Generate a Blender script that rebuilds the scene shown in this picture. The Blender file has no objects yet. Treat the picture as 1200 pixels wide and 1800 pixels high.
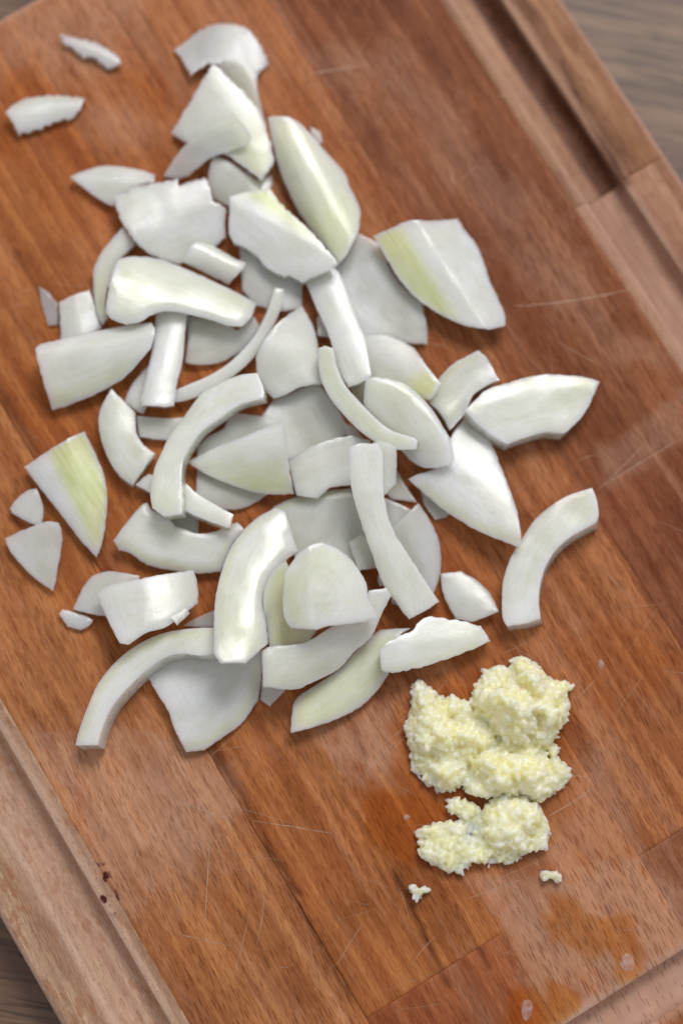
import bpy, math, random
import numpy as np
from mathutils import Vector, noise, Euler, Matrix
from mathutils.geometry import delaunay_2d_cdt

# ------------------------------------------------------------------ camera, light, exposure
scene = bpy.context.scene
MM = 0.001
TILT = math.radians(8.0)
DIST = 0.455
cam_data = bpy.data.cameras.new('camera')
cam = bpy.data.objects.new('camera', cam_data)
scene.collection.objects.link(cam)
cam.location = (0, -DIST * math.sin(TILT), DIST * math.cos(TILT))
cam.rotation_euler = (TILT, 0, 0)
cam_data.sensor_fit = 'VERTICAL'
cam_data.sensor_height = 36.0
cam_data.lens = 60.0
cam_data.clip_start = 0.02
cam_data.clip_end = 20.0
cam_data.dof.use_dof = True
cam_data.dof.focus_distance = 0.439
cam_data.dof.aperture_fstop = 3.0
scene.camera = cam

world = bpy.data.worlds.new('World')
scene.world = world
world.use_nodes = True
bg = world.node_tree.nodes['Background']
bg.inputs['Color'].default_value = (0.97, 0.98, 1.0, 1)
bg.inputs['Strength'].default_value = 0.44

def window_light(name, loc, size, power, color):
    d = bpy.data.lights.new(name, 'AREA')
    d.shape = 'RECTANGLE'; d.size, d.size_y = size
    d.energy = power; d.color = color
    o = bpy.data.objects.new(name, d)
    o.location = loc
    o.rotation_euler = (-Vector(loc)).to_track_quat('-Z', 'Y').to_euler()
    scene.collection.objects.link(o)
    return o
window_light('window_light', (0.26, 0.80, 1.06), (0.55, 0.45), 12.6, (1.0, 0.985, 0.95))

scene.view_settings.view_transform = 'Standard'
scene.view_settings.look = 'None'
scene.view_settings.exposure = 0.0
scene.view_settings.gamma = 1.0
scene.view_settings.use_curve_mapping = False
scene.cycles.max_bounces = 6
scene.cycles.transparent_max_bounces = 12

# ------------------------------------------------------------------ helpers
COL = scene.collection
rng = random.Random(7)

def link(name, mesh, mat=None, parent=None):
    o = bpy.data.objects.new(name, mesh)
    COL.objects.link(o)
    if mat: mesh.materials.append(mat)
    if parent: o.parent = parent
    return o

def tag(o, label=None, cat=None, group=None, kind=None):
    if label: o['label'] = label
    if cat: o['category'] = cat
    if group: o['group'] = group
    if kind: o['kind'] = kind
    return o

def mesh_np(name, verts, faces, smooth=True):
    me = bpy.data.meshes.new(name)
    me.from_pydata([tuple(v) for v in verts], [], faces)
    me.update()
    if smooth:
        me.polygons.foreach_set('use_smooth', [True] * len(me.polygons))
    return me

def set_attr(me, name, arr):
    a = me.attributes.new(name, 'FLOAT', 'POINT')
    a.data.foreach_set('value', np.asarray(arr, dtype=np.float32))

def set_vec(me, name, arr):
    a = me.attributes.new(name, 'FLOAT_VECTOR', 'POINT')
    a.data.foreach_set('vector', np.asarray(arr, dtype=np.float32).ravel())

def vnoise(x, y, seed=0):
    """smooth value noise on arrays"""
    xi = np.floor(x).astype(np.int64); yi = np.floor(y).astype(np.int64)
    xf = x - xi; yf = y - yi
    xf = xf * xf * (3 - 2 * xf); yf = yf * yf * (3 - 2 * yf)
    def h(a, b):
        n = (a * 374761393 + b * 668265263 + seed * 1442695041) & 0xFFFFFFFF
        n = ((n ^ (n >> 13)) * 1274126177) & 0xFFFFFFFF
        return ((n ^ (n >> 16)) & 0xFFFF) / 65535.0
    a = h(xi, yi); b = h(xi + 1, yi); c = h(xi, yi + 1); d = h(xi + 1, yi + 1)
    return (a * (1 - xf) + b * xf) * (1 - yf) + (c * (1 - xf) + d * xf) * yf

def fbm(x, y, seed=0, o=4):
    s = 0; a = .5; t = 0
    for i in range(o):
        s = s + a * vnoise(x, y, seed + i * 17); t += a
        x = x * 2.03; y = y * 2.03; a *= .55
    return s / t

def poly_sdf(px, py, pts):
    """signed distance, positive inside"""
    pts = np.asarray(pts, float)
    dist = np.full(px.shape, 1e9); ins = np.zeros(px.shape, bool)
    n = len(pts)
    for i in range(n):
        x0, y0 = pts[i]; x1, y1 = pts[(i + 1) % n]
        dx, dy = x1 - x0, y1 - y0
        t = np.clip(((px - x0) * dx + (py - y0) * dy) / (dx * dx + dy * dy + 1e-9), 0, 1)
        dist = np.minimum(dist, np.hypot(px - x0 - t * dx, py - y0 - t * dy))
        c = (y0 > py) != (y1 > py)
        if abs(dy) > 1e-9:
            ins ^= c & (px < dx * (py - y0) / dy + x0)
    return np.where(ins, dist, -dist)

def sstep(x, a, b):
    t = np.clip((x - a) / (b - a), 0, 1)
    return t * t * (3 - 2 * t)

class NT:
    """small node-tree builder"""
    def __init__(self, name):
        self.mat = bpy.data.materials.new(name); self.mat.use_nodes = True
        self.t = self.mat.node_tree; self.t.nodes.clear()
    def n(self, kind, **kw):
        nd = self.t.nodes.new(kind)
        for k, v in kw.items(): setattr(nd, k, v)
        return nd
    def l(self, a, b): self.t.links.new(a, b)
    def put(self, sock, v):
        if hasattr(v, 'links'): self.l(v, sock)
        else: sock.default_value = v
    def attr(self, name, out='Fac', typ='GEOMETRY'):
        nd = self.n('ShaderNodeAttribute', attribute_name=name, attribute_type=typ)
        return nd.outputs[out]
    def math(self, op, a, b=0.0, c=None, clamp=False):
        nd = self.n('ShaderNodeMath', operation=op, use_clamp=clamp)
        self.put(nd.inputs[0], a); self.put(nd.inputs[1], b)
        if c is not None: self.put(nd.inputs[2], c)
        return nd.outputs[0]
    def mix(self, f, a, b, blend='MIX'):
        nd = self.n('ShaderNodeMix', data_type='RGBA', blend_type=blend)
        self.put(nd.inputs[0], f); self.put(nd.inputs[6], a); self.put(nd.inputs[7], b)
        return nd.outputs[2]
    def ramp(self, v, a, b, lo=0.0, hi=1.0, smooth=True):
        nd = self.n('ShaderNodeMapRange', interpolation_type='SMOOTHSTEP' if smooth else 'LINEAR')
        self.put(nd.inputs['Value'], v)
        nd.inputs['From Min'].default_value = a; nd.inputs['From Max'].default_value = b
        nd.inputs['To Min'].default_value = lo; nd.inputs['To Max'].default_value = hi
        return nd.outputs[0]
    def mapping(self, vec, scale=(1, 1, 1), loc=(0, 0, 0), rot=(0, 0, 0)):
        nd = self.n('ShaderNodeMapping'); self.l(vec, nd.inputs['Vector'])
        nd.inputs['Scale'].default_value = scale; nd.inputs['Location'].default_value = loc
        nd.inputs['Rotation'].default_value = rot
        return nd.outputs[0]
    def noise(self, vec, scale=1.0, detail=3.0, rough=.55, dist=0.0):
        nd = self.n('ShaderNodeTexNoise'); self.l(vec, nd.inputs['Vector'])
        nd.inputs['Scale'].default_value = scale; nd.inputs['Detail'].default_value = detail
        nd.inputs['Roughness'].default_value = rough; nd.inputs['Distortion'].default_value = dist
        return nd.outputs['Fac']
    def voronoi(self, vec, scale=1.0, feature='F1', rnd=1.0):
        nd = self.n('ShaderNodeTexVoronoi', feature=feature); self.l(vec, nd.inputs['Vector'])
        nd.inputs['Scale'].default_value = scale; nd.inputs['Randomness'].default_value = rnd
        return nd
    def bump(self, h, strength, dist, normal=None):
        nd = self.n('ShaderNodeBump'); self.put(nd.inputs['Height'], h)
        nd.inputs['Strength'].default_value = strength; nd.inputs['Distance'].default_value = dist
        if normal: self.l(normal, nd.inputs['Normal'])
        return nd.outputs[0]
    def principled(self, **kw):
        nd = self.n('ShaderNodeBsdfPrincipled')
        for k, v in kw.items(): self.put(nd.inputs[k], v)
        return nd
    def out(self, shader):
        o = self.n('ShaderNodeOutputMaterial'); self.l(shader, o.inputs['Surface'])
        return self.mat

# ------------------------------------------------------------------ table
def table_material():
    m = NT('table_oak')
    tc = m.n('ShaderNodeTexCoord').outputs['Object']
    p = m.mapping(tc, (1000, 1000, 1000), rot=(0, 0, math.radians(11)))
    warp = m.noise(m.mapping(p, (.006, .03, 1)), 1.0, 3)
    g1 = m.noise(m.mapping(p, (.014, .34, 1)), 1.0, 5, .65, .8)
    g2 = m.noise(m.mapping(p, (.035, 1.0, 1), (30, 7, 0)), 1.0, 4, .65)
    base = m.mix(m.ramp(g1, .34, .62), (.095, .052, .034, 1), (.235, .14, .085, 1))
    base = m.mix(m.math('MULTIPLY', m.ramp(warp, .48, .60), .8), base, (.135, .066, .048, 1))
    base = m.mix(m.math('MULTIPLY', m.ramp(g2, .54, .64), .8), base, (.050, .026, .017, 1))
    vor = m.voronoi(m.mapping(p, (.06, .12, 1)), 1.0).outputs['Distance']
    base = m.mix(m.ramp(vor, .10, .04), base, (.04, .022, .016, 1))
    nrm = m.bump(g2, .3, .0006)
    return m.out(m.principled(**{'Base Color': base, 'Roughness': .5, 'Normal': nrm}).outputs[0])

tv = [(-.75, -.75, -.0143), (.75, -.75, -.0143), (.75, .75, -.0143), (-.75, .75, -.0143)]
table = link('table_top', mesh_np('table_top', tv, [(0, 1, 2, 3)], False), table_material())
tag(table, kind='structure')

# ------------------------------------------------------------------ cutting board: staves with a juice groove
PHI = math.radians(-58.6)
V_LO, V_HI, U_LO, U_HI = -130.5, 127.8, -168.0, 167.0
GV_L, GV_R, GU = -111.9, 107.5, 148.5      # groove centre lines
GR = 5.7

MARK={"wet":[[[[65.1,-32.8],[70.6,-25.7],[74.4,-17.6],[82.6,-7.0],[86.9,-9.7],[84.0,-20.1],[85.0,-26.8],[91.7,-31.0],[85.7,-36.8],[76.3,-39.6],[69.5,-36.8]],0.75,4],[[[60.2,38.9],[64.6,50.4],[74.3,54.8],[84.0,47.7],[84.7,37.5],[75.5,31.0],[64.8,30.7]],0.45,9],[[[111.9,-6.3],[113.3,-3.2],[116.1,-0.7],[119.3,0.3],[122.5,0.1],[124.5,1.4],[125.6,5.1],[128.0,9.1],[131.2,8.8],[134.8,6.5],[138.1,5.7],[142.0,4.5],[142.5,0.7],[141.9,-3.7],[138.2,-3.0],[135.6,-0.5],[132.8,0.4],[131.9,-1.6],[134.0,-3.0],[132.9,-4.9],[129.8,-7.2],[126.4,-9.4],[123.1,-12.0],[119.1,-11.7],[115.2,-11.9],[116.5,-9.2]],0.8,2.6],[[[128.3,-28.7],[129.4,-24.3],[132.9,-21.3],[137.6,-21.7],[144.1,-25.8],[138.5,-35.1],[132.9,-33.4]],1.0,3],[[[129.9,-18.0],[136.1,-14.7],[137.8,-13.2],[141.2,-14.5],[142.1,-21.1],[141.2,-25.2]],0.9,1.5],[[[-155.0,-16.0],[-151.6,-7.1],[-136.7,-4.8],[-125.7,-5.8],[-112.2,0.8],[-110.7,12.6],[-99.3,9.5],[-106.6,-2.5],[-103.0,-24.4],[-124.6,-22.7],[-135.1,-27.4]],0.5,8],[[[-133.3,13.2],[-131.9,25.1],[-118.3,18.9],[-116.5,12.4],[-125.4,10.4]],0.5,7],[[[-85.3,-38.2],[-95.3,-5.5],[-86.3,30.8],[-37.1,40.7],[-14.4,53.8],[22.1,36.2],[50.4,18.5],[50.3,-13.2],[37.0,-43.5],[23.0,-66.4],[-7.0,-78.4],[-39.2,-78.9],[-71.1,-57.1]],0.38,16],[[[43.9,-9.3],[68.1,30.3],[98.0,11.3],[105.3,-7.3],[89.2,-33.7],[71.6,-26.3]],0.6,7],[[[-112.3,44.6],[-105.1,53.1],[-73.3,52.1],[-72.2,47.7],[-94.7,45.0]],0.35,8]],"pale":[[[[9.4,-100.0],[17.5,-84.0],[32.9,-67.1],[41.2,-56.5],[58.4,-70.3],[60.7,-88.8],[60.5,-105.7],[38.6,-108.3]],0.5,16],[[[45.7,-34.9],[47.2,-18.3],[47.0,-4.2],[49.7,3.0],[52.8,-14.7],[62.8,-20.9],[65.7,-33.2],[57.6,-35.2]],0.5,8],[[[-3.0,87.5],[0.0,95.6],[9.4,98.7],[13.3,96.2],[4.0,83.9]],0.2,4.5],[[[21.3,67.4],[20.2,95.4],[31.4,89.9],[31.2,62.9]],0.25,4],[[[98.1,-21.9],[117.0,20.2],[141.6,21.8],[145.6,-20.7],[137.8,-22.7]],0.5,7],[[[-169.4,-7.8],[-168.2,13.5],[-153.8,30.7],[-139.6,18.7],[-141.5,-0.2],[-151.6,-7.1],[-153.6,-16.8]],0.35,12],[[[-131.4,-2.5],[-129.1,10.7],[-116.3,15.9],[-114.8,5.9],[-121.1,-1.2]],0.25,9],[[[-111.9,60.9],[-106.1,83.3],[-52.2,86.6],[-31.9,92.2],[1.3,85.6],[-16.3,74.9],[-45.9,75.3],[-86.4,71.1]],0.2,12],[[[75.2,-0.6],[90.7,24.7],[116.3,18.9],[108.1,-5.6],[100.4,-18.2]],0.3,8],[[[22.8,61.0],[29.9,63.7],[36.3,59.5],[35.0,51.4]],0.0,4]],"dark":[[[[44.0,-103.7],[46.5,-99.5],[57.8,-101.7],[59.5,-105.1],[53.4,-106.3]],1.0,1.2]],"vein":[[[[43.4,-38.7],[88.1,-38.3]],1.0,0.55],[[[86.9,-37.5],[118.9,-40.1]],1.1,0.8],[[[-75.6,-61.5],[-17.9,-61.5]],1.4,0.6],[[[36.8,-60.8],[78.8,-61.9]],1.2,0.7],[[[-75.7,117.2],[-37.3,114.1]],1.6,0.8],[[[-92.0,119.1],[-68.0,117.0]],1.3,0.5],[[[-107.5,-37.9],[-78.2,-38.7]],0.8,0.6],[[[37.9,-24.9],[58.2,-28.6]],1.2,0.5],[[[76.0,-63.6],[109.6,-63.5]],0.7,0.5],[[[103.6,-18.4],[94.0,-17.6]],0.5,0.4],[[[-142.3,24.0],[-91.2,22.8]],1.5,0.35],[[[76.9,-40.0],[96.3,-41.5]],0.6,0.5],[[[102.7,-28.3],[120.6,-29.1]],0.7,0.5],[[[74.8,-76.6],[90.9,-77.8]],0.5,0.5]],"knife":[[[[-24.0,68.9],[-10.9,100.2]],0.3],[[[30.2,61.0],[30.2,88.8]],0.22],[[[29.9,63.7],[26.3,78.6]],0.2],[[[57.0,-62.0],[71.3,-45.3]],0.22],[[[42.7,-76.4],[53.4,-67.3]],0.25],[[[54.4,-73.2],[73.8,-86.3]],0.22],[[[47.3,-90.4],[53.3,-95.9]],0.2],[[[75.2,-69.2],[85.1,-77.7]],0.2],[[[96.2,2.8],[96.1,19.5]],0.25],[[[60.8,-21.4],[55.9,-9.6]],0.2],[[[55.3,-16.3],[54.9,-5.5]],0.18],[[[62.0,-30.9],[59.1,-18.6]],0.16],[[[26.8,-68.7],[34.2,-67.9]],0.18],[[[57.8,-17.8],[52.2,1.4]],0.14],[[[60.6,-16.1],[59.3,-1.2]],0.12],[[[59.0,-27.3],[56.9,-13.8]],0.12],[[[97.2,10.0],[94.4,22.4]],0.14],[[[101.4,5.7],[103.4,20.2]],0.1],[[[102.9,-19.7],[105.2,-2.0]],0.12],[[[124.1,6.9],[114.7,16.4]],0.12],[[[52.5,-63.3],[63.9,-52.9]],0.1],[[[37.8,-64.8],[36.1,-53.4]],0.14],[[[36.8,-60.8],[40.2,-52.4]],0.12],[[[49.0,-12.4],[52.4,-4.0]],0.12],[[[-11.5,64.6],[6.3,69.7]],0.1],[[[54.2,16.1],[55.4,29.6]],0.1],[[[31.7,-66.4],[30.2,-60.3]],0.16],[[[103.0,-25.0],[106.4,-9.7]],0.2],[[[111.2,13.4],[119.0,4.0]],0.2],[[[-109.3,55.7],[-102.3,73.5]],0.3],[[[100.2,-40.6],[91.4,-38.5]],0.15],[[[71.3,-93.4],[82.8,-81.4]],0.18],[[[65.2,5.6],[59.5,16.3]],0.15],[[[49.2,51.3],[61.5,54.1]],0.15],[[[83.2,6.7],[95.7,21.6]],0.14],[[[-65.3,74.6],[-60.3,73.3]],0.3],[[[100.0,-62.8],[94.1,-50.6]],0.16],[[[88.8,-86.7],[76.4,-74.1]],0.14],[[[109.9,-46.6],[106.5,-35.8]],0.15],[[[-77.5,95.2],[-72.4,106.8]],0.2],[[[-9.3,74.2],[1.6,80.0]],0.15],[[[74.4,26.3],[72.5,34.6]],0.18],[[[88.9,-64.6],[103.8,-70.2]],0.14]]}


def groove_dist(u, v):
    """distance to the U-shaped groove centre line"""
    rc = 16.0
    dl = np.where(u < GU - rc, np.abs(v - GV_L), 1e9)
    dr = np.where(u < GU - rc, np.abs(v - GV_R), 1e9)
    de = np.where((v > GV_L + rc) & (v < GV_R - rc), np.abs(u - GU), 1e9)
    cl = np.where((u >= GU - rc) & (v <= GV_L + rc), np.abs(np.hypot(u - (GU - rc), v - (GV_L + rc)) - rc), 1e9)
    cr = np.where((u >= GU - rc) & (v >= GV_R - rc), np.abs(np.hypot(u - (GU - rc), v - (GV_R - rc)) - rc), 1e9)
    return np.minimum.reduce([dl, dr, de, cl, cr])

def board_height(u, v):
    d = groove_dist(u, v)
    x = np.clip(d / GR, 0, 1)
    h = -5.2 * np.sqrt(np.clip(1 - x ** 3.4, 0, 1))
    lip = np.clip((d - GR) / 1.6, 0, 1)
    h = h - .35 * (1 - lip) ** 2
    e = np.minimum.reduce([u - U_LO, U_HI - u, v - V_LO, V_HI - v])
    r = 2.6
    q = np.clip(1 - e / r, 0, 1)
    h = h - r * (1 - np.sqrt(np.clip(1 - q * q, 0, 1)))
    h = h + .10 * (fbm(u * .03, v * .08, 5) - .5)
    return h

def masks(u, v):
    w1 = (fbm(u * .10, v * .16, 21) - .5); w2 = (fbm(u * .45, v * .8, 33) - .5)
    out = {}
    for key in ('wet', 'pale', 'dark'):
        acc = np.zeros(u.shape)
        for poly, amp, soft in MARK[key]:
            if amp <= 0: continue
            s = poly_sdf(u, v, poly) + (w1 * 1.4 + w2 * .7) * soft
            acc = np.maximum(acc, amp * sstep(s, -soft * .5, soft * .5 + .3))
        out[key] = acc
    d = groove_dist(u, v)
    e = np.minimum.reduce([u - U_LO, U_HI - u, v - V_LO, V_HI - v])
    lip = np.exp(-((d - GR - .3) / 1.9) ** 2) * (.8 + .5 * w1) * np.where(v < 0, 1.0, .6)
    edge = np.exp(-(e / 1.6) ** 2) * .75
    chan = np.where(d < GR, np.where(u > GU - 14, .85, np.where(v < 0, .45, np.where(u < -38.3, .30, .35))) + .3 * w1, 0)
    out['wear'] = np.maximum.reduce([lip, edge, chan])
    acc = np.zeros(u.shape)
    for (p0, p1), wd, amp in MARK['vein']:
        dx, dy = p1[0] - p0[0], p1[1] - p0[1]
        k = ((u - p0[0]) * dx + (v - p0[1]) * dy) / (dx * dx + dy * dy)
        kk = np.clip(k, 0, 1)
        dd = np.hypot(u - p0[0] - kk * dx, v - p0[1] - kk * dy + (fbm(u * .06, v * .02, 77) - .5) * 2.4)
        acc = np.maximum(acc, amp * np.exp(-(dd / wd) ** 2) * (.35 + 1.1 * fbm(u * .12, v * .5, 78)))
    band = sstep(v, 106.0, 108.5) * (1 - sstep(v, 112.8, 113.3)) * .92 + sstep(v, 113.3, 116.5) * (1 - sstep(v, 118, 121)) * .45  # darker strip over the outer half of the right groove, fainter past its lip
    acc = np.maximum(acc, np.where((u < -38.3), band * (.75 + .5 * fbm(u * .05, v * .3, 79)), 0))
    out['vein'] = np.clip(acc, 0, 1)
    return out

def beech_material():
    m = NT('beech')
    tc = m.n('ShaderNodeTexCoord').outputs['Object']
    seed = m.attr('seed', 'Vector', 'OBJECT')
    add = m.n('ShaderNodeVectorMath', operation='ADD')
    p0 = m.mapping(tc, (1000, 1000, 1000))
    m.l(p0, add.inputs[0]); m.l(seed, add.inputs[1])
    p = add.outputs[0]
    pr = m.mapping(p, rot=(0, 0, math.radians(5)))
    tone = m.attr('tone', 'Color', 'OBJECT')
    streak = m.noise(m.mapping(p, (.010, .22, .1)), 1.0, 5, .6, .5)
    fine = m.noise(m.mapping(pr, (.05, 1.9, .5)), 1.0, 4, .6)
    blot = m.noise(m.mapping(p, (.045, .075, .1)), 1.0, 4, .6)
    base = m.mix(m.math('MULTIPLY', m.ramp(streak, .38, .60), .80), tone, m.mix(1.0, tone, (.60, .48, .42, 1), 'MULTIPLY'))
    base = m.mix(m.math('MULTIPLY', m.ramp(blot, .35, .7), .5), base, m.mix(1.0, base, (1.30, 1.25, 1.20, 1), 'MULTIPLY'))
    base = m.mix(m.math('MULTIPLY', m.ramp(blot, .50, .28), .6), base, m.mix(1.0, base, (.66, .55, .48, 1), 'MULTIPLY'))
    base = m.mix(m.math('MULTIPLY', m.ramp(fine, .45, .75), .45), base, m.mix(1.0, base, (.62, .52, .46, 1), 'MULTIPLY'))
    st2 = m.noise(m.mapping(p, (.014, .16, .1), (41, 7, 0)), 1.0, 4, .6, .4)
    base = m.mix(m.math('MULTIPLY', m.ramp(st2, .50, .68), .22), base, (.56, .30, .195, 1))
    fib = m.noise(m.mapping(pr, (.30, 3.4, .5), (3, 1, 0)), 1.0, 3, .7)
    base = m.mix(m.math('MULTIPLY', m.ramp(fib, .42, .66), .55), base, m.mix(1.0, base, (.58, .46, .40, 1), 'MULTIPLY'))
    base = m.mix(m.math('MULTIPLY', m.ramp(fib, .46, .28), .45), base, m.mix(1.0, base, (1.5, 1.5, 1.5, 1), 'MULTIPLY'))
    # pale, dry, worn wood
    pn = m.noise(m.mapping(p, (.10, .55, .2)), 1.0, 4, .65)
    pale = m.math('MULTIPLY', m.attr('pale'), m.ramp(pn, .25, .65, .45, 1.0))
    base = m.mix(pale, base, m.mix(m.math('MULTIPLY', m.ramp(fib, .35, .65), .6), (.64, .39, .28, 1), (.40, .225, .155, 1)))
    wear = m.attr('wear')
    base = m.mix(m.math('MULTIPLY', wear, .8, clamp=True), base, (.58, .39, .31, 1))
    # damp, juice-soaked wood
    wet = m.attr('wet')
    base = m.mix(wet, base, m.mix(1.0, base, (.90, .64, .27, 1), 'MULTIPLY'))
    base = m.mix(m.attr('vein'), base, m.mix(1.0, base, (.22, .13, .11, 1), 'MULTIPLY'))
    # medullary flecks: short dark dashes along the grain
    vr = m.voronoi(m.mapping(pr, (.19, 1.75, .3)), 1.0)
    keep = m.noise(m.mapping(p, (.02, .05, .1), (9, 3, 0)), 1.0, 2)
    thr = m.ramp(keep, .3, .65, .20, .33)
    dash = m.ramp(m.math('SUBTRACT', vr.outputs['Distance'], thr), .05, -.06)
    dash = m.math('MULTIPLY', dash, m.attr('fleck', 'Fac', 'OBJECT'))
    base = m.mix(m.math('MULTIPLY', dash, .58), base, m.mix(1.0, base, (.40, .26, .20, 1), 'MULTIPLY'))
    # end flecks: rusty spots in the flat-sawn outer stave
    wn = m.n('ShaderNodeTexNoise'); m.l(m.mapping(p, (.9, .9, .9)), wn.inputs['Vector']); wn.inputs['Scale'].default_value = 1.0
    wp = m.n('ShaderNodeVectorMath', operation='MULTIPLY_ADD'); m.l(wn.outputs['Color'], wp.inputs[0]); wp.inputs[1].default_value = (3.0, 1.6, 0); m.l(p, wp.inputs[2])
    v2 = m.voronoi(m.mapping(wp.outputs[0], (.22, .55, .3), (5, 9, 1)), 1.0)
    k2 = m.noise(m.mapping(p, (.06, .12, .1), (19, 13, 0)), 1.0, 3)
    spot = m.ramp(m.math('SUBTRACT', v2.outputs['Distance'], m.ramp(k2, .34, .62, .06, .40)), .10, -.06)
    chan = m.ramp(m.attr('wear'), .2, .7, 1.0, .3)
    spot = m.math('MULTIPLY', m.math('MULTIPLY', spot, m.attr('spots', 'Fac', 'OBJECT')), chan)
    base = m.mix(m.math('MULTIPLY', spot, .6), base, (.33, .135, .065, 1))
    v4 = m.voronoi(m.mapping(wp.outputs[0], (.8, 1.5, .3), (1, 3, 2)), 1.0).outputs['Distance']
    sp4 = m.math('MULTIPLY', m.ramp(v4, .34, .16), m.attr('spots', 'Fac', 'OBJECT'))
    base = m.mix(m.math('MULTIPLY', sp4, .5), base, (.27, .165, .12, 1))
    v3 = m.voronoi(m.mapping(p, (.34, .42, .3), (2, 4, 0)), 1.0).outputs['Distance']
    dark = m.math('MULTIPLY', m.attr('dark'), m.ramp(v3, .50, .30))
    base = m.mix(dark, base, (.075, .014, .012, 1))
    rough = m.math('SUBTRACT', m.ramp(fine, .3, .7, .44, .58), m.math('MULTIPLY', wet, .20))
    h = m.math('ADD', m.math('MULTIPLY', dash, -.6), m.math('MULTIPLY', fine, .5))
    nrm = m.bump(h, .45, .00025)
    b = m.principled(**{'Base Color': base, 'Roughness': rough, 'Normal': nrm, 'Specular IOR Level': .09})
    return m.out(b.outputs[0])
BEECH = beech_material()

board = bpy.data.objects.new('cutting_board', None)
COL.objects.link(board)
board.rotation_euler = (0, 0, PHI)
board.empty_display_size = .05
tag(board, 'worn beech cutting board with a juice groove, lying on the table', 'cutting board')

def spaced(a, b, step, fine):
    xs = list(np.linspace(a + .16, b - .16, max(2, int((b - a) / step))))
    for lo, hi, st in fine:
        lo2, hi2 = max(lo, a + .2), min(hi, b - .2)
        if hi2 > lo2: xs += list(np.arange(lo2, hi2, st))
    xs = sorted(xs); keep = [a, a + .16]
    for x in xs:
        if x - keep[-1] > .12 and x < b - .28: keep.append(x)
    return np.array(keep + [b - .16, b])

def stave(v0, v1, u0, u1, tone, fleck, spots, seed):
    fv = [(GV_L - 7.5, GV_L + 8, .30), (GV_R - 7.5, GV_R + 8, .30), (V_LO, V_LO + 3, .2), (V_HI - 3, V_HI, .2)]
    fu = [(GU - 7.5, GU + 8, .30), (U_LO, U_LO + 3, .3), (U_HI - 3, U_HI, .3)]
    us = spaced(u0, u1, .85, fu); vs = spaced(v0, v1, .62, fv)
    Ug, Vg = np.meshgrid(us, vs, indexing='ij')
    H = board_height(Ug, Vg)
    def inner(a, lo, hi): return a > lo and a < hi
    dn = .6 + .9 * fbm(Ug * .07, Vg * .2, 3)
    SD = {-102.0: .08, -62.7: .40, -22.0: .14, 18.7: .06, 57.6: .05, 98.0: .09}
    if v0 > V_LO + 1: H[:, 0] -= (SD[v0] * dn)[:, 0]
    if v1 < V_HI - 1: H[:, -1] -= (SD[v1] * dn)[:, -1]
    if u0 > U_LO + 1: H[0, :] -= (.05 if u0 == 30.0 else .16) * dn[0, :]
    if u1 < U_HI - 1: H[-1, :] -= (.05 if u1 == 30.0 else .16) * dn[-1, :]
    nu, nv = Ug.shape
    top = np.stack([Ug, Vg, H], -1).reshape(-1, 3)
    idx = np.arange(nu * nv).reshape(nu, nv)
    q = np.stack([idx[:-1, :-1], idx[1:, :-1], idx[1:, 1:], idx[:-1, 1:]], -1).reshape(-1, 4)
    ring = np.concatenate([idx[:, 0], idx[-1, 1:], idx[-2::-1, -1], idx[0, -2:0:-1]])
    low = top[ring].copy(); low[:, 2] = -14.0
    base = len(top); k = len(ring)
    verts = np.concatenate([top, low]) * MM
    faces = [tuple(map(int, f)) for f in q]
    faces += [(int(ring[i]), base + i, base + (i + 1) % k, int(ring[(i + 1) % k])) for i in range(k)]
    faces.append(tuple(base + i for i in range(k))[::-1])
    me = mesh_np('stave', verts, faces)
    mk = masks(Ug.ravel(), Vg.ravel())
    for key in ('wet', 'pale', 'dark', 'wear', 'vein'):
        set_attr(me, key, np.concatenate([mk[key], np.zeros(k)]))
    o = link('stave', me, BEECH, board)
    o['tone'] = tone; o['fleck'] = fleck; o['spots'] = spots; o['seed'] = seed
    return o

STAVES = [
    # v0, v1, u0, u1, colour, flecks, spots
    (V_LO, -102.0, U_LO, U_HI, (0.558, 0.377, 0.263), .35, 1.0),
    (-102.0, -62.7, U_LO, U_HI, (0.481, 0.203, 0.081), .9, .0),
    (-62.7, -22.0, U_LO, 115.0, (0.468, 0.180, 0.063), .8, .0),
    (-62.7, -22.0, 115.0, U_HI, (0.390, 0.133, 0.055), .6, .25),
    (-22.0, 18.7, U_LO, U_HI, (0.454, 0.174, 0.066), .9, .0),
    (18.7, 57.6, U_LO, 117.0, (0.416, 0.165, 0.069), .9, .0),
    (18.7, 57.6, 117.0, U_HI, (0.332, 0.133, 0.069), .7, .4),
    (57.6, 98.0, U_LO, 30.0, (0.270, 0.099, 0.045), .8, .0),
    (57.6, 98.0, 30.0, U_HI, (0.270, 0.096, 0.047), .8, .0),
    (98.0, V_HI, U_LO, -38.3, (0.390, 0.209, 0.119), .4, .3),
    (98.0, V_HI, -38.3, U_HI, (0.416, 0.230, 0.152), .5, .0),
]
for i, (v0, v1, u0, u1, tone, fl, sp) in enumerate(STAVES):
    stave(v0, v1, u0, u1, tone, fl, sp, (137.0 * i % 611, 53.7 * i % 397, 31.0 * i))

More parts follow.
